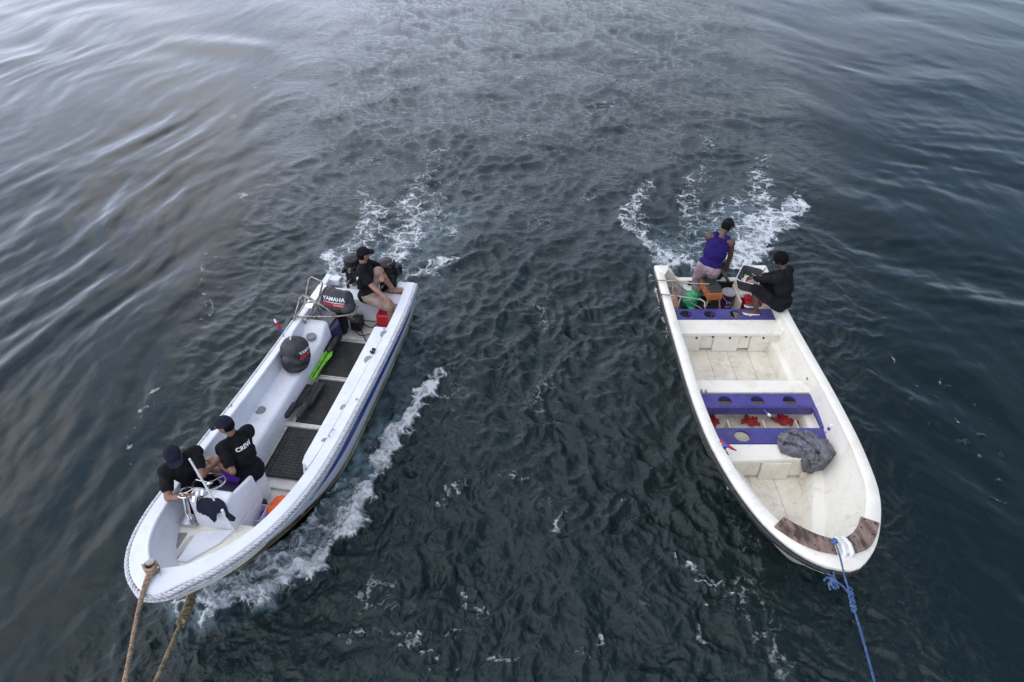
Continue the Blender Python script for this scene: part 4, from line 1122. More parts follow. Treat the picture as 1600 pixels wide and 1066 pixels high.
single('tow_rope', 'thick tan twisted tow rope tied to the steel bitt on the left boat\'s bow', 'rope', FL, bp_, rp, M_ropeT, True)
e2 = FL.px(243, 1066, 1.3); rp = MB()
q0 = FL.px(303, 918, .32); q1 = FL.px(296, 945, .40); q2 = FL.px(283, 975, .60); q3 = FL.px(262, 1022, 1.0)
rope_mb([q0, q1, q2], .048, 3, pitch=.2, step=.018, mb=rp); rope_mb([q2, FL.px(277, 987, .68), q3, e2, e2 + (e2 - q3) * 3], .020, 3, pitch=.11, step=.011, mb=rp)
single('tow_rope', 'tan tow rope with a thick mossy splice, coming from under the left boat\'s bow', 'rope', FL, q0, rp, M_moss, True)
rp = MB(); e3 = FR.px(1367, 1066, 2.2); b0 = FR.px(1304, 846, 1.08); k1 = FR.px(1330, 930, 1.35); k2 = FR.px(1334, 950, 1.42)
rope_mb([b0 + V((-.05, 0, -.05)), b0, FR.px(1312, 868, 1.12), FR.px(1321, 905, 1.26), k1, k2, FR.px(1346, 990, 1.7), e3, e3 + (e3 - FR.px(1346, 990, 1.7)) * 2], .0095, 3, pitch=.06, step=.010, mb=rp)
for t in range(7):
    cpt = FR.px(1328 + t * 1.0, 922 + t * 5, 1.33 + .015 * t); rp.tube([cpt + V((.012 * math.sin(a) * (1 if t % 2 else -1), .018 * math.cos(a), .018 * math.sin(a))) for a in np.linspace(0, 2 * math.pi, 13)[:-1]], .009, 6, True)
rp.ell(b0, (.035, .03, .035)); 
rope_mb([k1, FR.px(1316, 915, 1.2), FR.px(1305, 905, 1.1), FR.px(1301, 880, .75)], .009, 3, pitch=.08, step=.010, mb=rp)
for k in range(9):
    a = random.uniform(0, 6.28); c0 = FR.px(1301, 905, 1.05); rp.tube([c0, c0 + V((.05 * math.cos(a), .05 * math.sin(a), random.uniform(-.04, .04))), c0 + V((.08 * math.cos(a + .6), .08 * math.sin(a + .6), random.uniform(-.09, .02)))], .010, 5)
single('tow_rope', 'blue tow rope with a frayed knot, tied to the right boat\'s bow', 'rope', FR, b0, rp, M_ropeB, True)

# ------------------------------------------------------------------ things in the right boat
def r_(a, b, h): return FR.px(a, b, h)
# grey jacket
pts = [(1214, 688), (1227, 672), (1240, 671), (1259, 674), (1281, 685), (1293, 687), (1310, 709), (1310, 719), (1293, 730), (1285, 737), (1276, 741), (1255, 735), (1252, 716), (1238, 712), (1221, 705)]
def zj(x, y): return .475 if x < 4.0 else max(.475 - (x - 4.0) * 2.2, .12)
poly = []
for a, b in pts:
    h = .50
    for _ in range(50):
        q = r_(a, b, h); h = .75 * h + .25 * (zj(q.x, q.y) + .03)
    q = r_(a, b, h); poly.append((q.x, q.y))
single('grey_jacket', 'crumpled grey jacket lying over the forward cream thwart', 'jacket', FR, (poly[0][0], poly[0][1], .45), crumple(poly, zj, .035, .075, 7, .008, 5.2), M_grey, True)
jk = bpy.data.objects['grey_jacket']
for (pts_, rr_) in (([(1224, 684, .56), (1243, 690, .57), (1262, 702, .56), (1272, 718, .50)], .052), ([(1262, 680, .56), (1282, 695, .57), (1290, 712, .55), (1272, 728, .42)], .05), ([(1240, 676, .56), (1262, 686, .57), (1284, 706, .56)], .04)):
    m_ = MB(); P3_ = [r_(a, b, h) for a, b, h in pts_]
    for i in range(len(P3_) - 1): m_.cap(P3_[i], P3_[i + 1], rr_, rr_ * .85)
    off_ = V((poly[0][0], poly[0][1], .45)); mo_ = blob(m_, .008, 2, wr=.026, wf=13, wst=(1, 1.6, 1), off=off_)
    o_ = bpy.data.objects.new('sleeve', mo_); COL.objects.link(o_); o_.parent = jk; finish(o_, M_grey, 'all')
# purple bottle
q = r_(1294, 676, .46)
T11 = Thing('bottle', 'small purple bottle with a white cap on the forward purple thwart', 'bottle', FR, (q.x, q.y, .441))
m_ = MB(); m_.lathe([(.028, 0), (.032, .01), (.032, .09), (.014, .12)], 16, None, (q.x, q.y, .442)); T11.part('bottle_body', m_, M_shortp, True)
m_ = MB(); m_.lathe([(.018, .115), (.018, .16), (.012, .165)], 14, None, (q.x, q.y, .442)); T11.part('bottle_cap', m_, M_white, True)
m_ = MB(); m_.lathe([(.0335, .03), (.0335, .08)], 16, None, (q.x, q.y, .442)); T11.part('paper_label', m_, M_white, True)
# marker float with cord on left gunwale
q = r_(1130, 694, .83)
T12 = Thing('marker_float', 'red and blue marker float with black cord on the right boat\'s left gunwale', 'float', FR, q)
m_ = MB(); m_.cap(r_(1127, 690, .82), r_(1131, 693, .82), .022, .025); T12.part('red_knob', m_, M_redcl, True)
m_ = MB(); m_.cap(r_(1132, 695, .82), r_(1135, 697, .82), .026, .024); T12.part('blue_ring', m_, M_bluebit, True)
m_ = MB(); m_.cap(r_(1136, 696, .82), r_(1144, 701, .80), .022, .016); m_.cap(r_(1144, 701, .80), r_(1150, 704, .78), .014, .008); T12.part('float_body', m_, M_redcl, True)
m_ = MB(); m_.cap(r_(1121, 688, .80), r_(1127, 695, .80), .028, .022); T12.part('white_cap', m_, M_bag, True)
m_ = MB()
for k in range(4): m_.tube(catmull([r_(1131 + k, 699, .81), r_(1128 + 2 * k, 704, .80), r_(1137 - k, 707, .78), r_(1133 + 2 * k, 711, .76)], 14), .006, 5)
T12.part('cord', m_, M_black, True)
# red gloves / starfish shaped floats in the well between the purple thwarts
def redheap(label, cx_, cy_, seed, n=4):
    random.seed(seed); q = r_(cx_, cy_, .12); m_ = MB()
    for k in range(n):
        a = random.uniform(0, 6.28); c0 = q + V((random.uniform(-.05, .05), random.uniform(-.10, .10), .0)); 
        for j in range(5):
            b = a + j * random.uniform(.7, 1.6); ll = random.uniform(.04, .11); e = c0 + V((math.cos(b) * ll, math.sin(b) * ll, random.uniform(-.01, .04))); m_.cap(c0 + V((0, 0, .01)), e, .026, .018, 8)
    single('red_gloves', label, 'gloves', FR, (q.x, q.y, .09), blob(m_, .009, 2, off=V((q.x, q.y, .09))), M_redcl, True, group='red heaps in the well between the purple thwarts')
redheap('red rubber glove half hidden at the left end of the well between purple thwarts', 1125, 656, 2, 2)
redheap('middle heap of red rubber gloves in the well between purple thwarts', 1175, 659, 3, 3)
redheap('biggest heap of red rubber gloves at the right of the well between purple thwarts', 1228, 659, 4, 6)

# stool: orange wooden box seat with black padded top
q = r_(1107, 447, .56)
T13 = Thing('tool_stool', 'orange wooden box stool with black padded top behind the standing man', 'stool', FR, (q.x, q.y, .08))
c = V((.64, -.13, .10)); M = Matrix.Rotation(R(6), 3, 'Z')
m_ = MB(); m_.box(c + V((0, 0, .50)), (.44, .235, .13), M); T13.part('box', m_, M_orange, bevel=.008)
m_ = MB(); m_.box(c + V((-.005, 0, .583)), (.41, .215, .035), M); T13.part('cushion', m_, M_seatblk, bevel=.014, seg=3)
for sx in (-1, 1):
    for sy in (-1, 1):
        m_ = MB(); m_.tube([c + M @ V((sx * .18, sy * .09, .44)), c + M @ V((sx * .26, sy * .17, -.02))], .012, 8); T13.part('leg', m_, M_woodp, True)
# bucket
q = r_(1139, 457, .38)
T14 = Thing('paint_bucket', 'dark purple paint bucket with grey lid and white print', 'bucket', FR, (q.x, q.y, .08))
m_ = MB(); m_.lathe([(.095, .085), (.112, .36), (.116, .365), (.116, .385)], 28, None, (q.x, q.y, 0)); bk_ = T14.part('bucket_body', m_, M_bucket, True)
m_ = MB(); m_.lathe([(.120, .375), (.122, .395), (.112, .40), (.108, .392), (.02, .392)], 28, None, (q.x, q.y, 0)); T14.part('lid', m_, M_lid, True)
m_ = MB(); m_.tube(catmull([(q.x, q.y - .12, .37), (q.x + .10, q.y - .08, .31), (q.x + .125, q.y, .27), (q.x + .11, q.y + .07, .30), (q.x, q.y + .12, .37)], 16), .004, 6); T14.part('bail_handle', m_, M_steel, True)
lettering(T14, bk_, [bk_], 'Pvi', V((q.x + .12, q.y + .01, .24)), (0, 1, 0), (-.2, 0, 1), (1, 0, .2), .09, M_white)
lettering(T14, bk_, [bk_], 'ABLE', V((q.x + .12, q.y + .01, .16)), (0, 1, 0), (-.2, 0, 1), (1, 0, .2), .055, M_white)
# red jerry can
q = r_(1173, 466, .35)
T15 = Thing('jerry_can', 'red jerry can in front of the grey basket, by the seated man\'s knees', 'fuel can', FR, (q.x, q.y, .08))
m_ = MB(); m_.box((q.x, q.y + .02, .25), (.34, .30, .30)); T15.part('tank', m_, M_red, bevel=.05, seg=4)
m_ = MB(); m_.box((q.x - .12, q.y - .02, .40), (.10, .20, .06)); m_.box((q.x + .06, q.y - .08, .41), (.16, .10, .05)); T15.part('handle', m_, M_red, bevel=.02, seg=3)
m_ = MB(); m_.lathe([(.04, 0), (.04, .04), (.03, .045)], 18, None, (q.x + .04, q.y + .08, .40)); T15.part('filler_cap', m_, M_black, True)
m_ = MB(); m_.box((.50, .37, .25), (.50, .03, .34)); T2.part('side_panel', m_, M_floorC, bevel=.006)
# basket on the right quarter
c = V((.36, .56, .48)); M = Matrix.Rotation(R(-28), 3, 'Z')
T16 = Thing('crate_basket', 'dark grey plastic basket with pale rim beside the seated man', 'basket', FR, c)
def rrect(wx, wy, rr_, n=6):
    o_ = []
    for (sx, sy, a0) in ((1, 1, 0), (-1, 1, 90), (-1, -1, 180), (1, -1, 270)):
        for k in range(n + 1):
            a = R(a0 + 90 * k / n); o_.append((sx * (wx - rr_) + rr_ * math.cos(a), sy * (wy - rr_) + rr_ * math.sin(a)))
    return o_
vs_ = []; rings = [(.19, .13, 0), (.25, .175, .20), (.243, .168, .20), (.182, .122, .012)]
for (wx, wy, z) in rings: vs_ += [c + M @ V((x, y, z)) for x, y in rrect(wx, wy, .06)]
n = 28; fs_ = [tuple(range(n))[::-1], tuple(range(3 * n, 4 * n))]
for a in range(3):
    for k in range(n): fs_.append((a * n + k, a * n + (k + 1) % n, (a + 1) * n + (k + 1) % n, (a + 1) * n + k))
m_ = MB(); m_.add(vs_, fs_); T16.part('tub', m_, M_basket)
m_ = MB(); m_.tube([c + M @ V((x, y, .203)) for x, y in rrect(.25, .175, .07)], .008, 8, True); T16.part('rim', m_, M_rim, True)
m_ = MB()
for k in range(9):
    for s_ in (-1, 1): m_.tube([c + M @ V((-.18 + .045 * k, s_ * .124, .03)), c + M @ V((-.24 + .06 * k, s_ * .170, .19))], .004, 5)
T16.part('slats', m_, M_lid)
q = c + M @ V((-.05, -.07, .12)); m_ = MB(); m_.ell(q, (.03, .03, .028)); single('yellow_reel', 'small yellow reel lying in the grey basket', 'reel', FR, q, m_, M_yel, True)
m_ = MB(); m_.box(c + M @ V((.08, -.06, .13)), (.17, .045, .03), M); m_.tube([c + M @ V((.13, -.1, .15)), c + M @ V((-.03, -.02, .15))], .012, 8); single('white_knife', 'white handled tool lying across the grey basket', 'tool', FR, c + M @ V((.08, -.06, .12)), m_, M_rim, bevel=.008)
m_ = MB(); m_.box(c + M @ V((.10, .04, .12)), (.12, .10, .05), M @ Matrix.Rotation(.4, 3, 'Z')); single('pink_packet', 'pale pink packet in the basket under the seated man\'s hand', 'packet', FR, c + M @ V((.1, .04, .1)), m_, mat('packet_pink', (.45, .17, .20), None, 8, .5), bevel=.02)
m_ = MB(); m_.box(c + V((.0, 0, -.07)), (.40, .34, .12)); T2.part('quarter_seat', m_, M_gelC, bevel=.02)
# clear plastic bag with tools right of the basket
pts = [(1172, 432), (1188, 418), (1196, 424), (1202, 436), (1196, 448), (1184, 446), (1175, 440)]
poly = [(r_(a, b, .58).x, r_(a, b, .58).y) for a, b in pts]
single('plastic_bag', 'crumpled clear plastic bag in the right stern corner beside the basket', 'bag', FR, (poly[0][0], poly[0][1], .4), crumple(poly, lambda x, y: .45, .09, .04, 14, .012, 2.2), M_bag, True)
T17 = Thing('fishing_tongs', 'pair of thin dark rods crossing over the clear plastic bag', 'rods', FR, r_(1182, 438, .6))
pipe(T17, 'rod', [r_(1178, 440, .62), r_(1196, 420, .72)], .008, M_black); pipe(T17, 'rod', [r_(1175, 428, .66), r_(1192, 438, .63)], .008, M_steel)
# green plastic bag
q = r_(1078, 468, .25); m_ = MB()
m_.ell(q + V((0, 0, -.02)), (.13, .12, .12)); m_.ell(q + V((-.05, .08, .06)), (.09, .09, .08)); m_.cap(q + V((-.08, .12, .1)), q + V((-.15, .19, .17)), .04, .02); m_.cap(q + V((.1, .0, -.08)), q + V((.20, .05, -.12)), .06, .03)
single('green_bag', 'bright green plastic bag tied up beside the orange stool', 'bag', FR, (q.x, q.y, .08), blob(m_, .010, 2, wr=.022, wf=13, off=V((q.x, q.y, .08))), M_green, True)
# paddles
def paddle(label, a, b, wd):
    a, b = V(a), V(b); d = (b - a).normalized(); T = Thing('wooden_paddle', label, 'paddle', FR, a, 'paddles beside the green bag')
    pipe(T, 'shaft', [a, a.lerp(b, .55)], .016, M_woodp)
    m_ = MB(); s_ = V((-d.y, d.x, 0)).normalized(); vs_ = []
    for t, w_ in ((.5, .02), (.62, wd), (.95, wd * 1.1), (1, wd * .7)):
        p = a.lerp(b, t); vs_ += [p - s_ * w_ + V((0, 0, .01)), p + s_ * w_ + V((0, 0, .01)), p + s_ * w_ - V((0, 0, .01)), p - s_ * w_ - V((0, 0, .01))]
    fs_ = []
    for i in range(3):
        for j in range(4): fs_.append((i * 4 + j, i * 4 + (j + 1) % 4, (i + 1) * 4 + (j + 1) % 4, (i + 1) * 4 + j))
    fs_ += [(3, 2, 1, 0), (12, 13, 14, 15)]; m_.add(vs_, fs_); T.part('blade', m_, M_woodp, bevel=.004)
paddle('reddish wooden paddle leaning along the right boat\'s left stern side, outer one', r_(1050, 436, .50), r_(1054, 482, .40), .035)
paddle('reddish wooden paddle in the stern, next to the green bag', r_(1050, 440, .42), r_(1059, 480, .26), .03)
# steel ladder hooked over the left gunwale
T18 = Thing('boarding_ladder', 'rusty steel tube ladder hooked over the right boat\'s left gunwale', 'ladder', FR, r_(1030, 455, .64))
pipe(T18, 'rail', [r_(1024, 449, .48), r_(1027, 438, .66), r_(1050, 439, .68), r_(1080, 443, .68), r_(1108, 444, .70)], .013)
pipe(T18, 'rail', [r_(1030, 476, .48), r_(1034, 460, .665), r_(1060, 463, .67), r_(1095, 468, .67), r_(1101, 472, .66), r_(1101, 480, .60)], .013)
pipe(T18, 'rung', [r_(1024, 449, .48), r_(1031, 476, .48)], .014)
pipe(T18, 'brace', [r_(1050, 439, .68), r_(1073, 455, .50)], .011); pipe(T18, 'brace', [r_(1064, 463, .66), r_(1058, 484, .47)], .011); pipe(T18, 'brace', [r_(1066, 466, .64), r_(1096, 482, .47)], .011)
m_ = MB(); m_.tube([r_(1025, 452, .50), r_(1031, 470, .30)], .02, 8); T18.part('white_sleeve', m_, M_rim, True)
# assorted stern gear
T19 = Thing('steel_pot', 'round steel pot on the floor between bucket and purple thwart', 'pot', FR, (.78, .13, .08))
m_ = MB(); m_.lathe([(.10, .085), (.12, .20), (.128, .20), (.128, .19), (.11, .10), (.02, .095)], 24, None, (.80, .10, 0)); T19.part('pot_body', m_, M_lid, True)
m_ = MB(); m_.tube([(.80, -.03, .18), (.84, -.08, .18), (.76, -.08, .18), (.78, -.03, .18)], .007, 6); T19.part('pot_handle', m_, M_steel, True)
T20 = Thing('rope_coil', 'coil of dark line in the left stern corner of the right boat', 'rope', FR, r_(1048, 448, .3))
m_ = MB(); random.seed(5)
for k in range(7):
    c0 = r_(1050, 450, .35) + V((random.uniform(-.04, .04), random.uniform(-.02, .05), random.uniform(-.06, .1))); rr0 = random.uniform(.06, .10); tl = random.uniform(-.5, .5)
    m_.tube([c0 + V((rr0 * math.cos(a), rr0 * math.sin(a), tl * rr0 * math.cos(a))) for a in np.linspace(0, 2 * math.pi, 21)[:-1]], .008, 5, True)
T20.part('coils', m_, M_lid, True)
q = r_(1072, 452, .22)
T21 = Thing('white_container', 'flat white container with dark print behind the green bag', 'container', FR, (q.x, q.y, .08))
m_ = MB(); m_.box((q.x, q.y, .20), (.30, .16, .22), Matrix.Rotation(.15, 3, 'Z')); T21.part('container_body', m_, M_rim, bevel=.02, seg=3)
m_ = MB(); m_.lathe([(.03, 0), (.03, .03)], 14, None, (q.x - .08, q.y, .31)); T21.part('screw_cap', m_, M_black)
q = r_(1068, 484, .2)
T22 = Thing('purple_bottle', 'purple and white bottle standing under the ladder by the purple thwart', 'bottle', FR, (.84, -.42, .08))
m_ = MB(); m_.lathe([(.05, .085), (.055, .10), (.055, .24), (.02, .28)], 16, None, (.84, -.42, 0)); T22.part('bottle_body', m_, M_shortp, True)
m_ = MB(); m_.lathe([(.025, .275), (.025, .30)], 12, None, (.84, -.42, 0)); T22.part('bottle_cap', m_, M_white, True)
T22.o.name = 'bottle'
m_ = MB(); q = r_(1172, 490, .47); m_.box(q + V((0, 0, .0)), (.10, .09, .012), Matrix.Rotation(.6, 3, 'Z')); single('paper_scrap', 'white scrap of paper on the stern purple thwart by the third hole', 'paper', FR, q, m_, M_white)
outboard('black tiller outboard on the right boat\'s stern, behind the standing man', -.03, .12, .72, .9, None, FR)
m_ = MB(); m_.tube(catmull([(.0, .14, .60), (.2, .16, .62), (.42, .20, .60)], 12), [.02] * 8 + [.026] * 4, 10); single('tiller_handle', 'black tiller handle reaching forward under the standing man\'s hands', 'tiller', FR, (0, .14, .55), m_, M_black, True)

# ------------------------------------------------------------------ people
P_A = person(FL, 'man in black shirt, khaki shorts and black cap sitting on the stern beside the outboards',
       pelvis=(.42, .13, .64), U=(-.10, -.06, 1), F=(-.15, 1, 0), HU=(.0, .05, 1), HF=(-.75, .85, -.1),
       LH=L_(596, 430, .95), RH=L_(603, 466, .82), le=(-1, .2, -.5), re=(.6, -.4, -.6),
       LF=(.22, .46, .62), RF=(.62, .50, .16), lk=(-.1, .4, 1), rk=(.3, 1, .7), skin=M_skin1, shirt=M_cloth, pants=M_khaki, cap=M_cloth,
       leg=.92, foot_dir=((-.2, 1, 0), (.2, 1, 0)), text=[('CREW', .33, .11)], base_z=.1)
P_C = person(FL, 'man in navy cap, black shirt and purple shorts seated behind the white console',
       pelvis=(4.10, -.10, .68), U=(-.16, -.16, 1), F=(-.42, -1, .0), HU=(.0, -.25, 1), HF=(.15, -1, -.25),
       LH=L_(336, 722, .98), RH=L_(325, 733, 1.02), le=(.5, .6, -.6), re=(-.5, -.2, -.8),
       LF=(4.24, -.62, .36), RF=(3.96, -.58, .34), lk=(.1, -.5, 1), rk=(-.2, -.5, 1), skin=M_skin2, shirt=M_cloth, pants=M_shortp, cap=M_navy,
       leg=.45, text=[('CREW', .39, .068)], base_z=.1)
P_B = person(FL, 'man in navy cap and black shirt leaning on the left gunwale beside the console',
       pelvis=(4.38, -.58, .74), U=(.22, .03, 1), F=(.75, 1, -.3), HU=(.35, .12, 1), HF=(.9, .9, -.6),
       LH=L_(333, 728, 1.0), RH=L_(298, 775, 1.0), le=(.1, .6, -.8), re=(.6, -1, -.5),
       LF=(4.20, -.42, .14), RF=(4.30, -.56, .14), lk=(.6, .5, 0), rk=(.6, .2, 0), skin=M_skin2, shirt=M_cloth, pants=M_cloth, cap=M_navy,
       leg=.9, base_z=.1)
P_D = person(FR, 'man in purple tank top and mauve trousers standing at the stern, bending over the motor',
       pelvis=(.52, -.19, .95), U=(-.38, .31, 1), F=(-1, .30, -.3), HU=(-.45, .50, 1), HF=(-.7, .85, -.6),
       LH=(.22, .0, .72), RH=(.30, .17, .74), le=(0, -.8, -.3), re=(.3, .8, -.2),
       LF=(.40, -.26, .17), RF=(.34, .0, .17), lk=(-1, 0, 0), rk=(-1, 0, 0), skin=M_skin3, shirt=M_tank, pants=M_khakiD, cap=M_cloth,
       sleeve='none', leg=1.75, foot_dir=((-1, -.1, 0), (-1, .1, 0)), base_z=.1)
P_E = person(FR, 'man with short black hair in a long sleeved black top crouching on the right gunwale',
       pelvis=(1.20, .80, .76), U=(-.22, -.14, 1), F=(-.75, -.75, 0), HU=(-.32, -.38, 1), HF=(-.45, -1, -.35),
       LH=(.60, .38, .78), RH=(.52, .60, .74), le=(.4, -.3, -.8), re=(-.2, .6, -.8),
       LF=(1.12, .48, .53), RF=(.93, .55, .53), lk=(-.2, -.6, 1), rk=(-.5, -.3, 1), skin=M_skin3, shirt=M_cloth, pants=M_cloth, cap=None,
       sleeve='long', leg=1.05, foot_dir=((-.1, -1, 0), (-.1, -1, 0)), base_z=.5)
# sandals under the crouching man
for k, (a, lab) in enumerate((((1.12, .46, .472), 'white soled sandal under the crouching man on the purple thwart, nearer the bow'), ((.93, .53, .472), 'white soled sandal under the crouching man on the purple thwart, nearer the stern'))):
    m_ = MB(); a = V(a); m_.prism([(a.x - .045, a.y + .08), (a.x + .045, a.y + .08), (a.x + .05, a.y - .12), (a.x + .02, a.y - .17), (a.x - .03, a.y - .17), (a.x - .05, a.y - .10)], a.z - .006, a.z + .012)
    single('sandal', lab, 'sandal', FR, a, m_, M_rim, bevel=.006, group='sandals of the crouching man')

# ------------------------------------------------------------------ water
def sstep(x): x = np.clip(x, 0, 1); return x * x * (3 - 2 * x)
def pnoise(x, y, seed):
    xi = np.floor(x).astype(np.int64); yi = np.floor(y).astype(np.int64); fx_ = x - xi; fy_ = y - yi
    def g(ix, iy):
        h = (ix * 374761393 + iy * 668265263 + seed * 974634777) & 0xffffffff
        h = ((h ^ (h >> 13)) * 1274126177) & 0xffffffff; h = (h ^ (h >> 16)) & 0xffff
        return h * (2 * math.pi / 65536)
    ux = fx_ ** 3 * (fx_ * (fx_ * 6 - 15) + 10); uy = fy_ ** 3 * (fy_ * (fy_ * 6 - 15) + 10)
    def d(ix, iy, dx, dy): a = g(ix, iy); return np.cos(a) * dx + np.sin(a) * dy
    a = d(xi, yi, fx_, fy_); b = d(xi + 1, yi, fx_ - 1, fy_); c = d(xi, yi + 1, fx_, fy_ - 1); e = d(xi + 1, yi + 1, fx_ - 1, fy_ - 1)
    return ((a * (1 - ux) + b * ux) * (1 - uy) + (c * (1 - ux) + e * ux) * uy) * 1.5
PY = np.concatenate([np.array([-361.9, -361.5, -361, -360, -358, -354, -348, -340, -328, -312, -290, -265, -235, -200, -165, -130, -100, -75, -55, -40]), np.arange(-30, 1130, 1.9), np.arange(1135, 2600, 25)])
PX = np.concatenate([np.array([-9000, -5000, -3000, -1800, -1200, -800, -500, -350, -250]), np.arange(-200, 1800, 1.9), np.array([1850, 1950, 2100, 2400, 2800, 3400, 4600, 6600, 10600])])
c_, s_ = math.cos(R(PITCH)), math.sin(R(PITCH))
vv = (PY - 533) / FPX
Yr = CAM_H * (c_ - vv * s_) / (s_ + vv * c_); dep = CAM_H / (s_ + vv * c_)
# past the foot point the rows keep going backwards under the camera
X = (PX[None, :] - 800) / FPX * dep[:, None]; Y = np.repeat(Yr[:, None], len(PX), 1)
dyr = np.abs(np.gradient(Yr))[:, None]; cell = np.maximum(dyr, (dep / FPX * 1.9)[:, None]) * np.ones_like(X)
def att(lam): return sstep((lam / cell - 2.0) / 3.0)
Z = np.zeros_like(X)
# zones
mid_c = .35 + .02 * Y; halfw = 2.3 + .075 * np.maximum(Y - 4, 0)
wob = pnoise(X * .35, Y * .25, 5) * .8
turb = sstep(1 - (np.abs(X - mid_c + wob) - halfw - .4) / (2.0 + .14 * np.maximum(Y, 0)))
left = sstep((-(X - mid_c) - halfw + .9 + wob) / 2.6); right = sstep(((X - mid_c) - halfw + .9 + wob) / 2.6)
# warped coordinates
wx = pnoise(X * .22, Y * .22, 11) * 1.2; wy = pnoise(X * .22 + 7, Y * .22, 12) * 1.2
rng = np.random.default_rng(4)
def waves(n, ang0, spread, l0, l1, slope, k=1.0):
    z = np.zeros_like(X)
    for i in range(n):
        lam = l0 * (l1 / l0) ** rng.random(); a = R(ang0 + rng.normal() * spread); ph = rng.random() * 6.28
        kk = 2 * math.pi / lam
        amp = slope / kk
        th = kk * ((X + wx * k) * math.cos(a) + (Y + wy * k) * math.sin(a)) + ph
        z += amp * np.sin(th) * att(lam)
    return z
fad = 1 - .68 * sstep((Y - 9) / 14)
env1 = fad * (.55 + .9) * sstep(.35 + .65 * sstep(.5 + pnoise(X * .16, Y * .16, 21))); env2 = fad * (.45 + 1.1 * sstep(.5 + pnoise(X * .3, Y * .3, 22)))
# left: long smooth wake waves whose crests run away from the ship
Z += left * env1 * (waves(9, -14, 10, 1.0, 2.6, .023) + waves(12, -10, 14, .40, .95, .019) + waves(12, -2, 24, .18, .40, .007))
# right: crests the other way, calmer
Z += right * env2 * (waves(9, 35, 18, .8, 2.4, .018) + waves(11, 50, 25, .35, .9, .012) + waves(12, 60, 40, .18, .42, .007))
# general low swell, mostly seen far away
Z += waves(8, 80, 25, 1.5, 5.0, .009) * (1 - .4 * turb)
# propeller wash: warped ridged noise, curling creases
def ridged(sc, seed, wsc, wa):
    qx = X * sc + pnoise(X * wsc, Y * wsc, seed + 1) * wa; qy = Y * sc + pnoise(X * wsc + 3, Y * wsc + 8, seed + 2) * wa
    return -np.abs(pnoise(qx, qy, seed)) 
tf = 1 - .42 * sstep((Y - 7) / 9)
tsc = .75 + .5 * sstep(.5 + pnoise(X * .45, Y * .45, 77))
Z += turb * tf * tsc * (ridged(1.3, 31, .8, .9) * .085 * att(.7) + ridged(2.5, 32, 1.0, .8) * .075 * att(.33) + ridged(4.7, 33, 2.2, .7) * .046 * att(.16) + pnoise(X * 6, Y * 6, 35) * .016 * att(.16) + ridged(10.5, 34, 4, .7) * .020 * att(.08))
Z += (1 - turb) * (pnoise(X * 3.2, Y * 2.0, 41) * .0035 * att(.3) + pnoise(X * 7.5, Y * 4.5, 42) * .0012 * att(.14)) * (1 + env2)
Z += turb * pnoise(X * .6, Y * .45, 51) * .05
# secondary rough tongue on the left edge of the wash (stern wave of the left boat)
foam = np.zeros_like(X); aer = np.zeros_like(X)
def seg(pts, r0, r1, val, arr, soft=1.0):
    pts = [at(a, b, 0) for a, b in pts]; n = len(pts) - 1; best = np.full(X.shape, 9.0)
    for i in range(n):
        ax, ay, bx, by = pts[i].x, pts[i].y, pts[i + 1].x, pts[i + 1].y; dx, dy = bx - ax, by - ay
        t = np.clip(((X - ax) * dx + (Y - ay) * dy) / (dx * dx + dy * dy + 1e-9), 0, 1)
        rad = r0 + (r1 - r0) * (i + t) / n
        best = np.minimum(best, np.hypot(X - ax - t * dx, Y - ay - t * dy) / rad)
    a = val * sstep(1.25 - best) if soft else val * (best < 1)
    np.maximum(arr, a, out=arr); return best
wn = pnoise(X * 2.2, Y * 2.2, 61) * .5 + pnoise(X * 5, Y * 5, 62) * .3
X0, Y0 = X, Y
X = X + wn * .26 + pnoise(X * 9, Y * 9, 64) * .06; Y = Y + pnoise(X * 2.4, Y * 2.4, 63) * .24 + pnoise(X * 9, Y * 9, 65) * .06
# left boat: bow wave along its right side
b1 = seg([(318, 948), (380, 930), (450, 893), (500, 868), (545, 820), (575, 770)], .20, .20, 1.12, foam)
seg([(545, 800), (580, 740), (610, 690), (650, 625), (690, 578)], .26, .15, 1.05, foam)
seg([(320, 925), (420, 885), (500, 820), (555, 760)], .42, .36, .82, foam)
seg([(330, 930), (420, 890), (510, 810), (570, 720), (610, 650)], .45, .25, 1.0, aer)
seg([(610, 650), (640, 560), (670, 480), (690, 420)], .35, .25, .35, aer)
seg([(640, 640), (600, 700), (560, 750)], .12, .14, .75, foam)
# left boat: stern wash
seg([(528, 430), (536, 405), (560, 380), (585, 345), (580, 320)], .35, .40, .70, foam)
seg([(600, 420), (640, 370), (650, 330), (640, 310)], .45, .35, .78, foam)
seg([(640, 430), (672, 418), (710, 400)], .25, .14, .85, foam)
seg([(520, 425), (515, 395)], .26, .2, .9, foam)
seg([(560, 400), (620, 350), (660, 310), (690, 350)], .9, .7, .50, foam)
seg([(560, 410), (640, 390), (700, 340)], .9, .8, .45, aer)
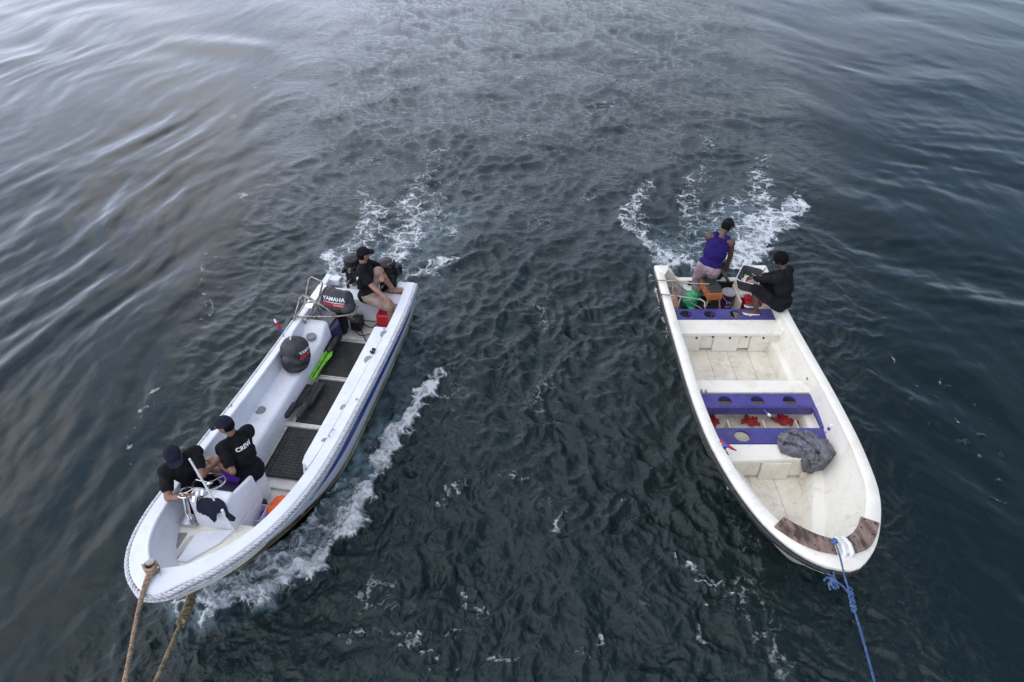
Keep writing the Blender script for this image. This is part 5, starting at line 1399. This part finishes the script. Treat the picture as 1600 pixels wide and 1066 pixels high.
# right boat: V shaped wash
seg([(1045, 408), (1020, 388), (998, 360), (972, 338)], .30, .22, .88, foam)
seg([(1000, 360), (985, 330), (1000, 300), (1015, 285)], .35, .25, .7, foam)
seg([(1160, 405), (1180, 380), (1205, 355), (1230, 335), (1245, 318)], .42, .30, 1.0, foam)
seg([(1150, 400), (1175, 360), (1200, 330)], .45, .42, .84, foam)
seg([(1175, 350), (1180, 310), (1190, 290), (1180, 262)], .55, .30, .62, foam)
seg([(1060, 405), (1090, 410), (1120, 402), (1160, 405)], .32, .3, .80, foam)
seg([(1100, 385), (1080, 340), (1075, 300), (1090, 270)], .35, .3, .52, foam)
seg([(1060, 380), (1100, 350), (1150, 320)], .8, .8, .5, foam)
seg([(1060, 390), (1110, 370), (1160, 340)], .9, .8, .5, aer)
seg([(1245, 318), (1252, 300)], .14, .08, .6, foam)
seg([(1090, 300), (1110, 250), (1105, 215)], .3, .2, .46, foam); seg([(1180, 270), (1200, 240)], .3, .2, .46, foam); seg([(640, 320), (670, 270), (680, 230)], .5, .3, .44, foam); seg([(580, 330), (560, 290)], .35, .2, .46, foam)
# left gunwale side of the right boat: thin broken line
seg([(1022, 425), (1030, 470), (1045, 520), (1055, 560)], .10, .06, .55, foam)
# scattered streaks in the wash
for (a, b, r, v_) in ((690, 778, .09, .75), (705, 770, .06, .62), (812, 758, .09, .62), (880, 830, .14, .58), (870, 818, .1, .6), (1075, 885, .09, .74), (1100, 905, .07, .62), (740, 935, .09, .66), (700, 985, .08, .58), (655, 1015, .10, .64), (560, 985, .08, .55), (915, 1005, .07, .62), (1095, 950, .08, .55),
                      (1090, 990, .08, .55), (690, 1060, .1, .6), (905, 1030, .06, .55), (800, 1040, .08, .5), (750, 965, .07, .55), (855, 830, .1, .52), (320, 935, .1, .5), (1010, 830, .06, .5), (960, 780, .06, .5), (850, 640, .06, .5)):
    seg([(a - 14 * (a % 3 - 1), b - 10), (a + 4, b), (a + 16, b + 12 * (b % 2))], r, r * .5, v_ - .09, foam)
seg([(1075, 880), (1085, 893), (1130, 905), (1165, 915)], .05, .03, .62, foam)
seg([(1090, 900), (1100, 940), (1090, 985)], .06, .05, .55, foam)
seg([(600, 990), (650, 1010), (700, 975), (760, 945)], .05, .05, .55, foam)
for k in range(26): seg([(1425 + 175 * (k / 26) + 37 * ((k * 7) % 5 - 2) * .5, 560 + 200 * (k / 26) + 9 * ((k * 3) % 4)), (1430 + 175 * (k / 26) + 37 * ((k * 7) % 5 - 2) * .5, 562 + 200 * (k / 26) + 9 * ((k * 3) % 4))], .03, .03, .62, foam)
for (a, b) in ((402, 133), (372, 182), (376, 306), (330, 400), (318, 420)): seg([(a - 6, b - 5), (a + 6, b + 6)], .12 + .0 * a, .05, .55, foam)
seg([(343, 390), (320, 415), (312, 440), (335, 500)], .07, .05, .46, foam)
seg([(255, 600), (215, 670), (200, 720)], .07, .05, .45, foam)
X, Y = X0, Y0
sc_n = .5 + .5 * pnoise(X * .9, Y * .9, 71)
foam = np.maximum(foam, .40 * turb * sstep((sc_n - .55) * 3))
# foam is lumpy and stands a little proud of the water
lump = np.abs(pnoise(X * 9, Y * 9, 81)) + .5 * np.abs(pnoise(X * 19, Y * 19, 82))
Z += foam * (.020 + .055 * lump) * att(.1) * (foam > .45)
Z += np.where(b1 < 2, .05 * np.exp(-b1 ** 2), 0)
# bow and side waves hugging the hulls; the water inside the hulls is pressed down
def hull_mask(boat, dfl=0.0):
    fr = boat.fr; xs_ = (X - fr.O.x) * fr.d.x + (Y - fr.O.y) * fr.d.y; ys_ = (X - fr.O.x) * fr.e.x + (Y - fr.O.y) * fr.e.y
    sl = np.array([p[0] for p in boat.left]); yl_ = np.array([p[1] for p in boat.left]); sr = np.array([p[0] for p in boat.right]); yr_ = np.array([p[1] for p in boat.right])
    # waterline is shorter than the gunwale
    bb = sstep((xs_ - boat.L * .45) / (boat.L * .5)); k = 1 - (.13 if boat is BL else .25) - .38 * bb
    a = np.interp(xs_ + .85 * bb, sl, yl_) * k; b = np.interp(xs_ + .85 * bb, sr, yr_) * k
    ins = np.minimum(np.minimum(ys_ - a, b - ys_), np.minimum(xs_ - .03, boat.L - 1.0 - xs_))
    return ins
for bt__ in (BL, BR):
    ins = hull_mask(bt__); Z -= sstep(ins / .08) * .35
    Z += .03 * np.exp(-(np.clip(-ins, 0, 9) / .15) ** 2) * (ins < .02)
nr, nc = X.shape
co = np.stack([X, Y, Z], -1).reshape(-1, 3).astype(np.float32)
ii = np.arange(nr * nc).reshape(nr, nc); a = ii[:-1, :-1].ravel(); b = ii[:-1, 1:].ravel(); c = ii[1:, 1:].ravel(); d = ii[1:, :-1].ravel()
# rows run from far to near, so this order faces up
quads = np.stack([a, d, c, b], -1).astype(np.int32)
me = bpy.data.meshes.new('water'); me.vertices.add(nr * nc); me.vertices.foreach_set('co', co.ravel())
nq = len(quads); me.loops.add(nq * 4); me.loops.foreach_set('vertex_index', quads.ravel()); me.polygons.add(nq)
me.polygons.foreach_set('loop_start', np.arange(0, nq * 4, 4, dtype=np.int32)); me.polygons.foreach_set('loop_total', np.full(nq, 4, np.int32))
me.update(calc_edges=True)
for nm_, arr in (('foam', foam), ('aer', aer), ('turb', turb * (.75 + .8 * sstep((Y - 8) / 9)))):
    at_ = me.attributes.new(nm_, 'FLOAT', 'POINT'); at_.data.foreach_set('value', arr.ravel().astype(np.float32))
me.shade_smooth()
wo_ = bpy.data.objects.new('water', me); COL.objects.link(wo_); wo_['kind'] = 'structure'

m = bpy.data.materials.new('sea_water'); m.use_nodes = True; t = m.node_tree; L = t.links; nn = t.nodes
for n in list(nn): nn.remove(n)
mo = nn.new('ShaderNodeOutputMaterial'); geo = nn.new('ShaderNodeNewGeometry')
def attr(n_): a = nn.new('ShaderNodeAttribute'); a.attribute_name = n_; return a.outputs['Fac']
def mth(op, a, b=None, c=None, clamp=False):
    n = nn.new('ShaderNodeMath'); n.operation = op; n.use_clamp = clamp
    for i, x in enumerate((a, b, c)):
        if x is None: continue
        if isinstance(x, (int, float)): n.inputs[i].default_value = x
        else: L.new(x, n.inputs[i])
    return n.outputs[0]
def nz(scale, detail=4, rough=.55, dist=0.0, vec=None, st=None):
    n = nn.new('ShaderNodeTexNoise'); n.inputs['Scale'].default_value = scale; n.inputs['Detail'].default_value = detail
    n.inputs['Roughness'].default_value = rough; n.inputs['Distortion'].default_value = dist
    src = geo.outputs['Position']
    if st:
        mp = nn.new('ShaderNodeMapping'); mp.inputs['Scale'].default_value = st[:3]; mp.inputs['Rotation'].default_value = (0, 0, R(st[3])); L.new(src, mp.inputs[0]); src = mp.outputs[0]
    L.new(src, n.inputs['Vector']); return n.outputs[0]
def rng_(x, a, b, c=0.0, d=1.0):
    n = nn.new('ShaderNodeMapRange'); n.interpolation_type = 'SMOOTHSTEP'
    for i, q in enumerate((a, b, c, d)): n.inputs[i + 1].default_value = q
    L.new(x, n.inputs[0]); return n.outputs[0]
fo, ae, tu = attr('foam'), attr('aer'), attr('turb')
# foam lace: ridges of noise
wv = nn.new('ShaderNodeTexNoise'); wv.inputs['Scale'].default_value = 3.5; wv.inputs['Detail'].default_value = 5; wv.inputs['Roughness'].default_value = .6
L.new(geo.outputs['Position'], wv.inputs['Vector'])
vm = nn.new('ShaderNodeVectorMath'); vm.operation = 'MULTIPLY_ADD'; L.new(wv.outputs['Color'], vm.inputs[0]); vm.inputs[1].default_value = (.55, .55, 0); L.new(geo.outputs['Position'], vm.inputs[2])
def web(scale, wid):
    v = nn.new('ShaderNodeTexVoronoi'); v.feature = 'DISTANCE_TO_EDGE'; v.inputs['Scale'].default_value = scale; v.voronoi_dimensions = '2D'
    L.new(vm.outputs[0], v.inputs['Vector']); return rng_(v.outputs['Distance'], 0.0, wid, 1.0, 0.0)
n2 = nz(17, 5, .6, .8); n1 = nz(2.1, 6, .62, .6)
lace = mth('ADD', mth('ADD', mth('MULTIPLY', web(3.6, .22), .42), mth('MULTIPLY', web(8.5, .24), .34)), mth('MULTIPLY', n2, .30))
soft = mth('MULTIPLY', rng_(mth('ADD', fo, mth('MULTIPLY', mth('SUBTRACT', nz(4.5, 6, .65, .8), .5), 1.6)), .72, 1.25), .62)
fm = mth('MULTIPLY', mth('MULTIPLY', rng_(mth('ADD', mth('ADD', lace, mth('MULTIPLY', fo, .95)), mth('MULTIPLY', mth('SUBTRACT', n1, .5), 1.7)), .92, 1.52), rng_(fo, .12, .6)), .96)
fm = mth('MAXIMUM', fm, soft)
# body colour: deep green black, teal where air is beaten in
mixc = nn.new('ShaderNodeMix'); mixc.data_type = 'RGBA'
mixc.inputs[6].default_value = (.0028, .0112, .0118, 1); mixc.inputs[7].default_value = (.13, .20, .225, 1)
L.new(mth('MULTIPLY', mth('MULTIPLY', ae, rng_(nz(4, 5, .6, .8), .32, .62)), .8, clamp=True), mixc.inputs[0])
wb = nn.new('ShaderNodeBsdfPrincipled'); wb.inputs['IOR'].default_value = 1.333; wb.inputs['Roughness'].default_value = .035
L.new(mixc.outputs[2], wb.inputs['Base Color'])
# ripples too fine for the mesh
h1 = mth('MULTIPLY', mth('ADD', nz(9, 4, .6, .8), mth('MULTIPLY', mth('ABSOLUTE', mth('SUBTRACT', nz(7, 5, .6, 1.6), .5)), -2.2)), mth('ADD', mth('MULTIPLY', tu, .013), .0013))
h2 = mth('MULTIPLY', nz(30, 3, .55, .5), mth('ADD', mth('MULTIPLY', tu, .0020), .0006))
h3 = mth('MULTIPLY', nz(2.2, 3, .5, .6, st=(1.0, .35, 1, 12)), .010)
bp = nn.new('ShaderNodeBump'); bp.inputs['Strength'].default_value = 1.0; bp.inputs['Distance'].default_value = 1.0
L.new(mth('ADD', mth('ADD', h1, h2), h3), bp.inputs['Height']); L.new(bp.outputs[0], wb.inputs['Normal'])
fb = nn.new('ShaderNodeBsdfPrincipled'); fb.inputs['Base Color'].default_value = (.62, .65, .67, 1); fb.inputs['Roughness'].default_value = .7
b2 = nn.new('ShaderNodeBump'); b2.inputs['Strength'].default_value = .9; b2.inputs['Distance'].default_value = .03; L.new(mth('ADD', mth('MULTIPLY', fm, 1.2), mth('ADD', n2, nz(40, 3, .6, .5))), b2.inputs['Height']); L.new(b2.outputs[0], fb.inputs['Normal'])
ms = nn.new('ShaderNodeMixShader'); L.new(fm, ms.inputs[0]); L.new(wb.outputs[0], ms.inputs[1]); L.new(fb.outputs[0], ms.inputs[2]); L.new(ms.outputs[0], mo.inputs[0])
me.materials.append(m)
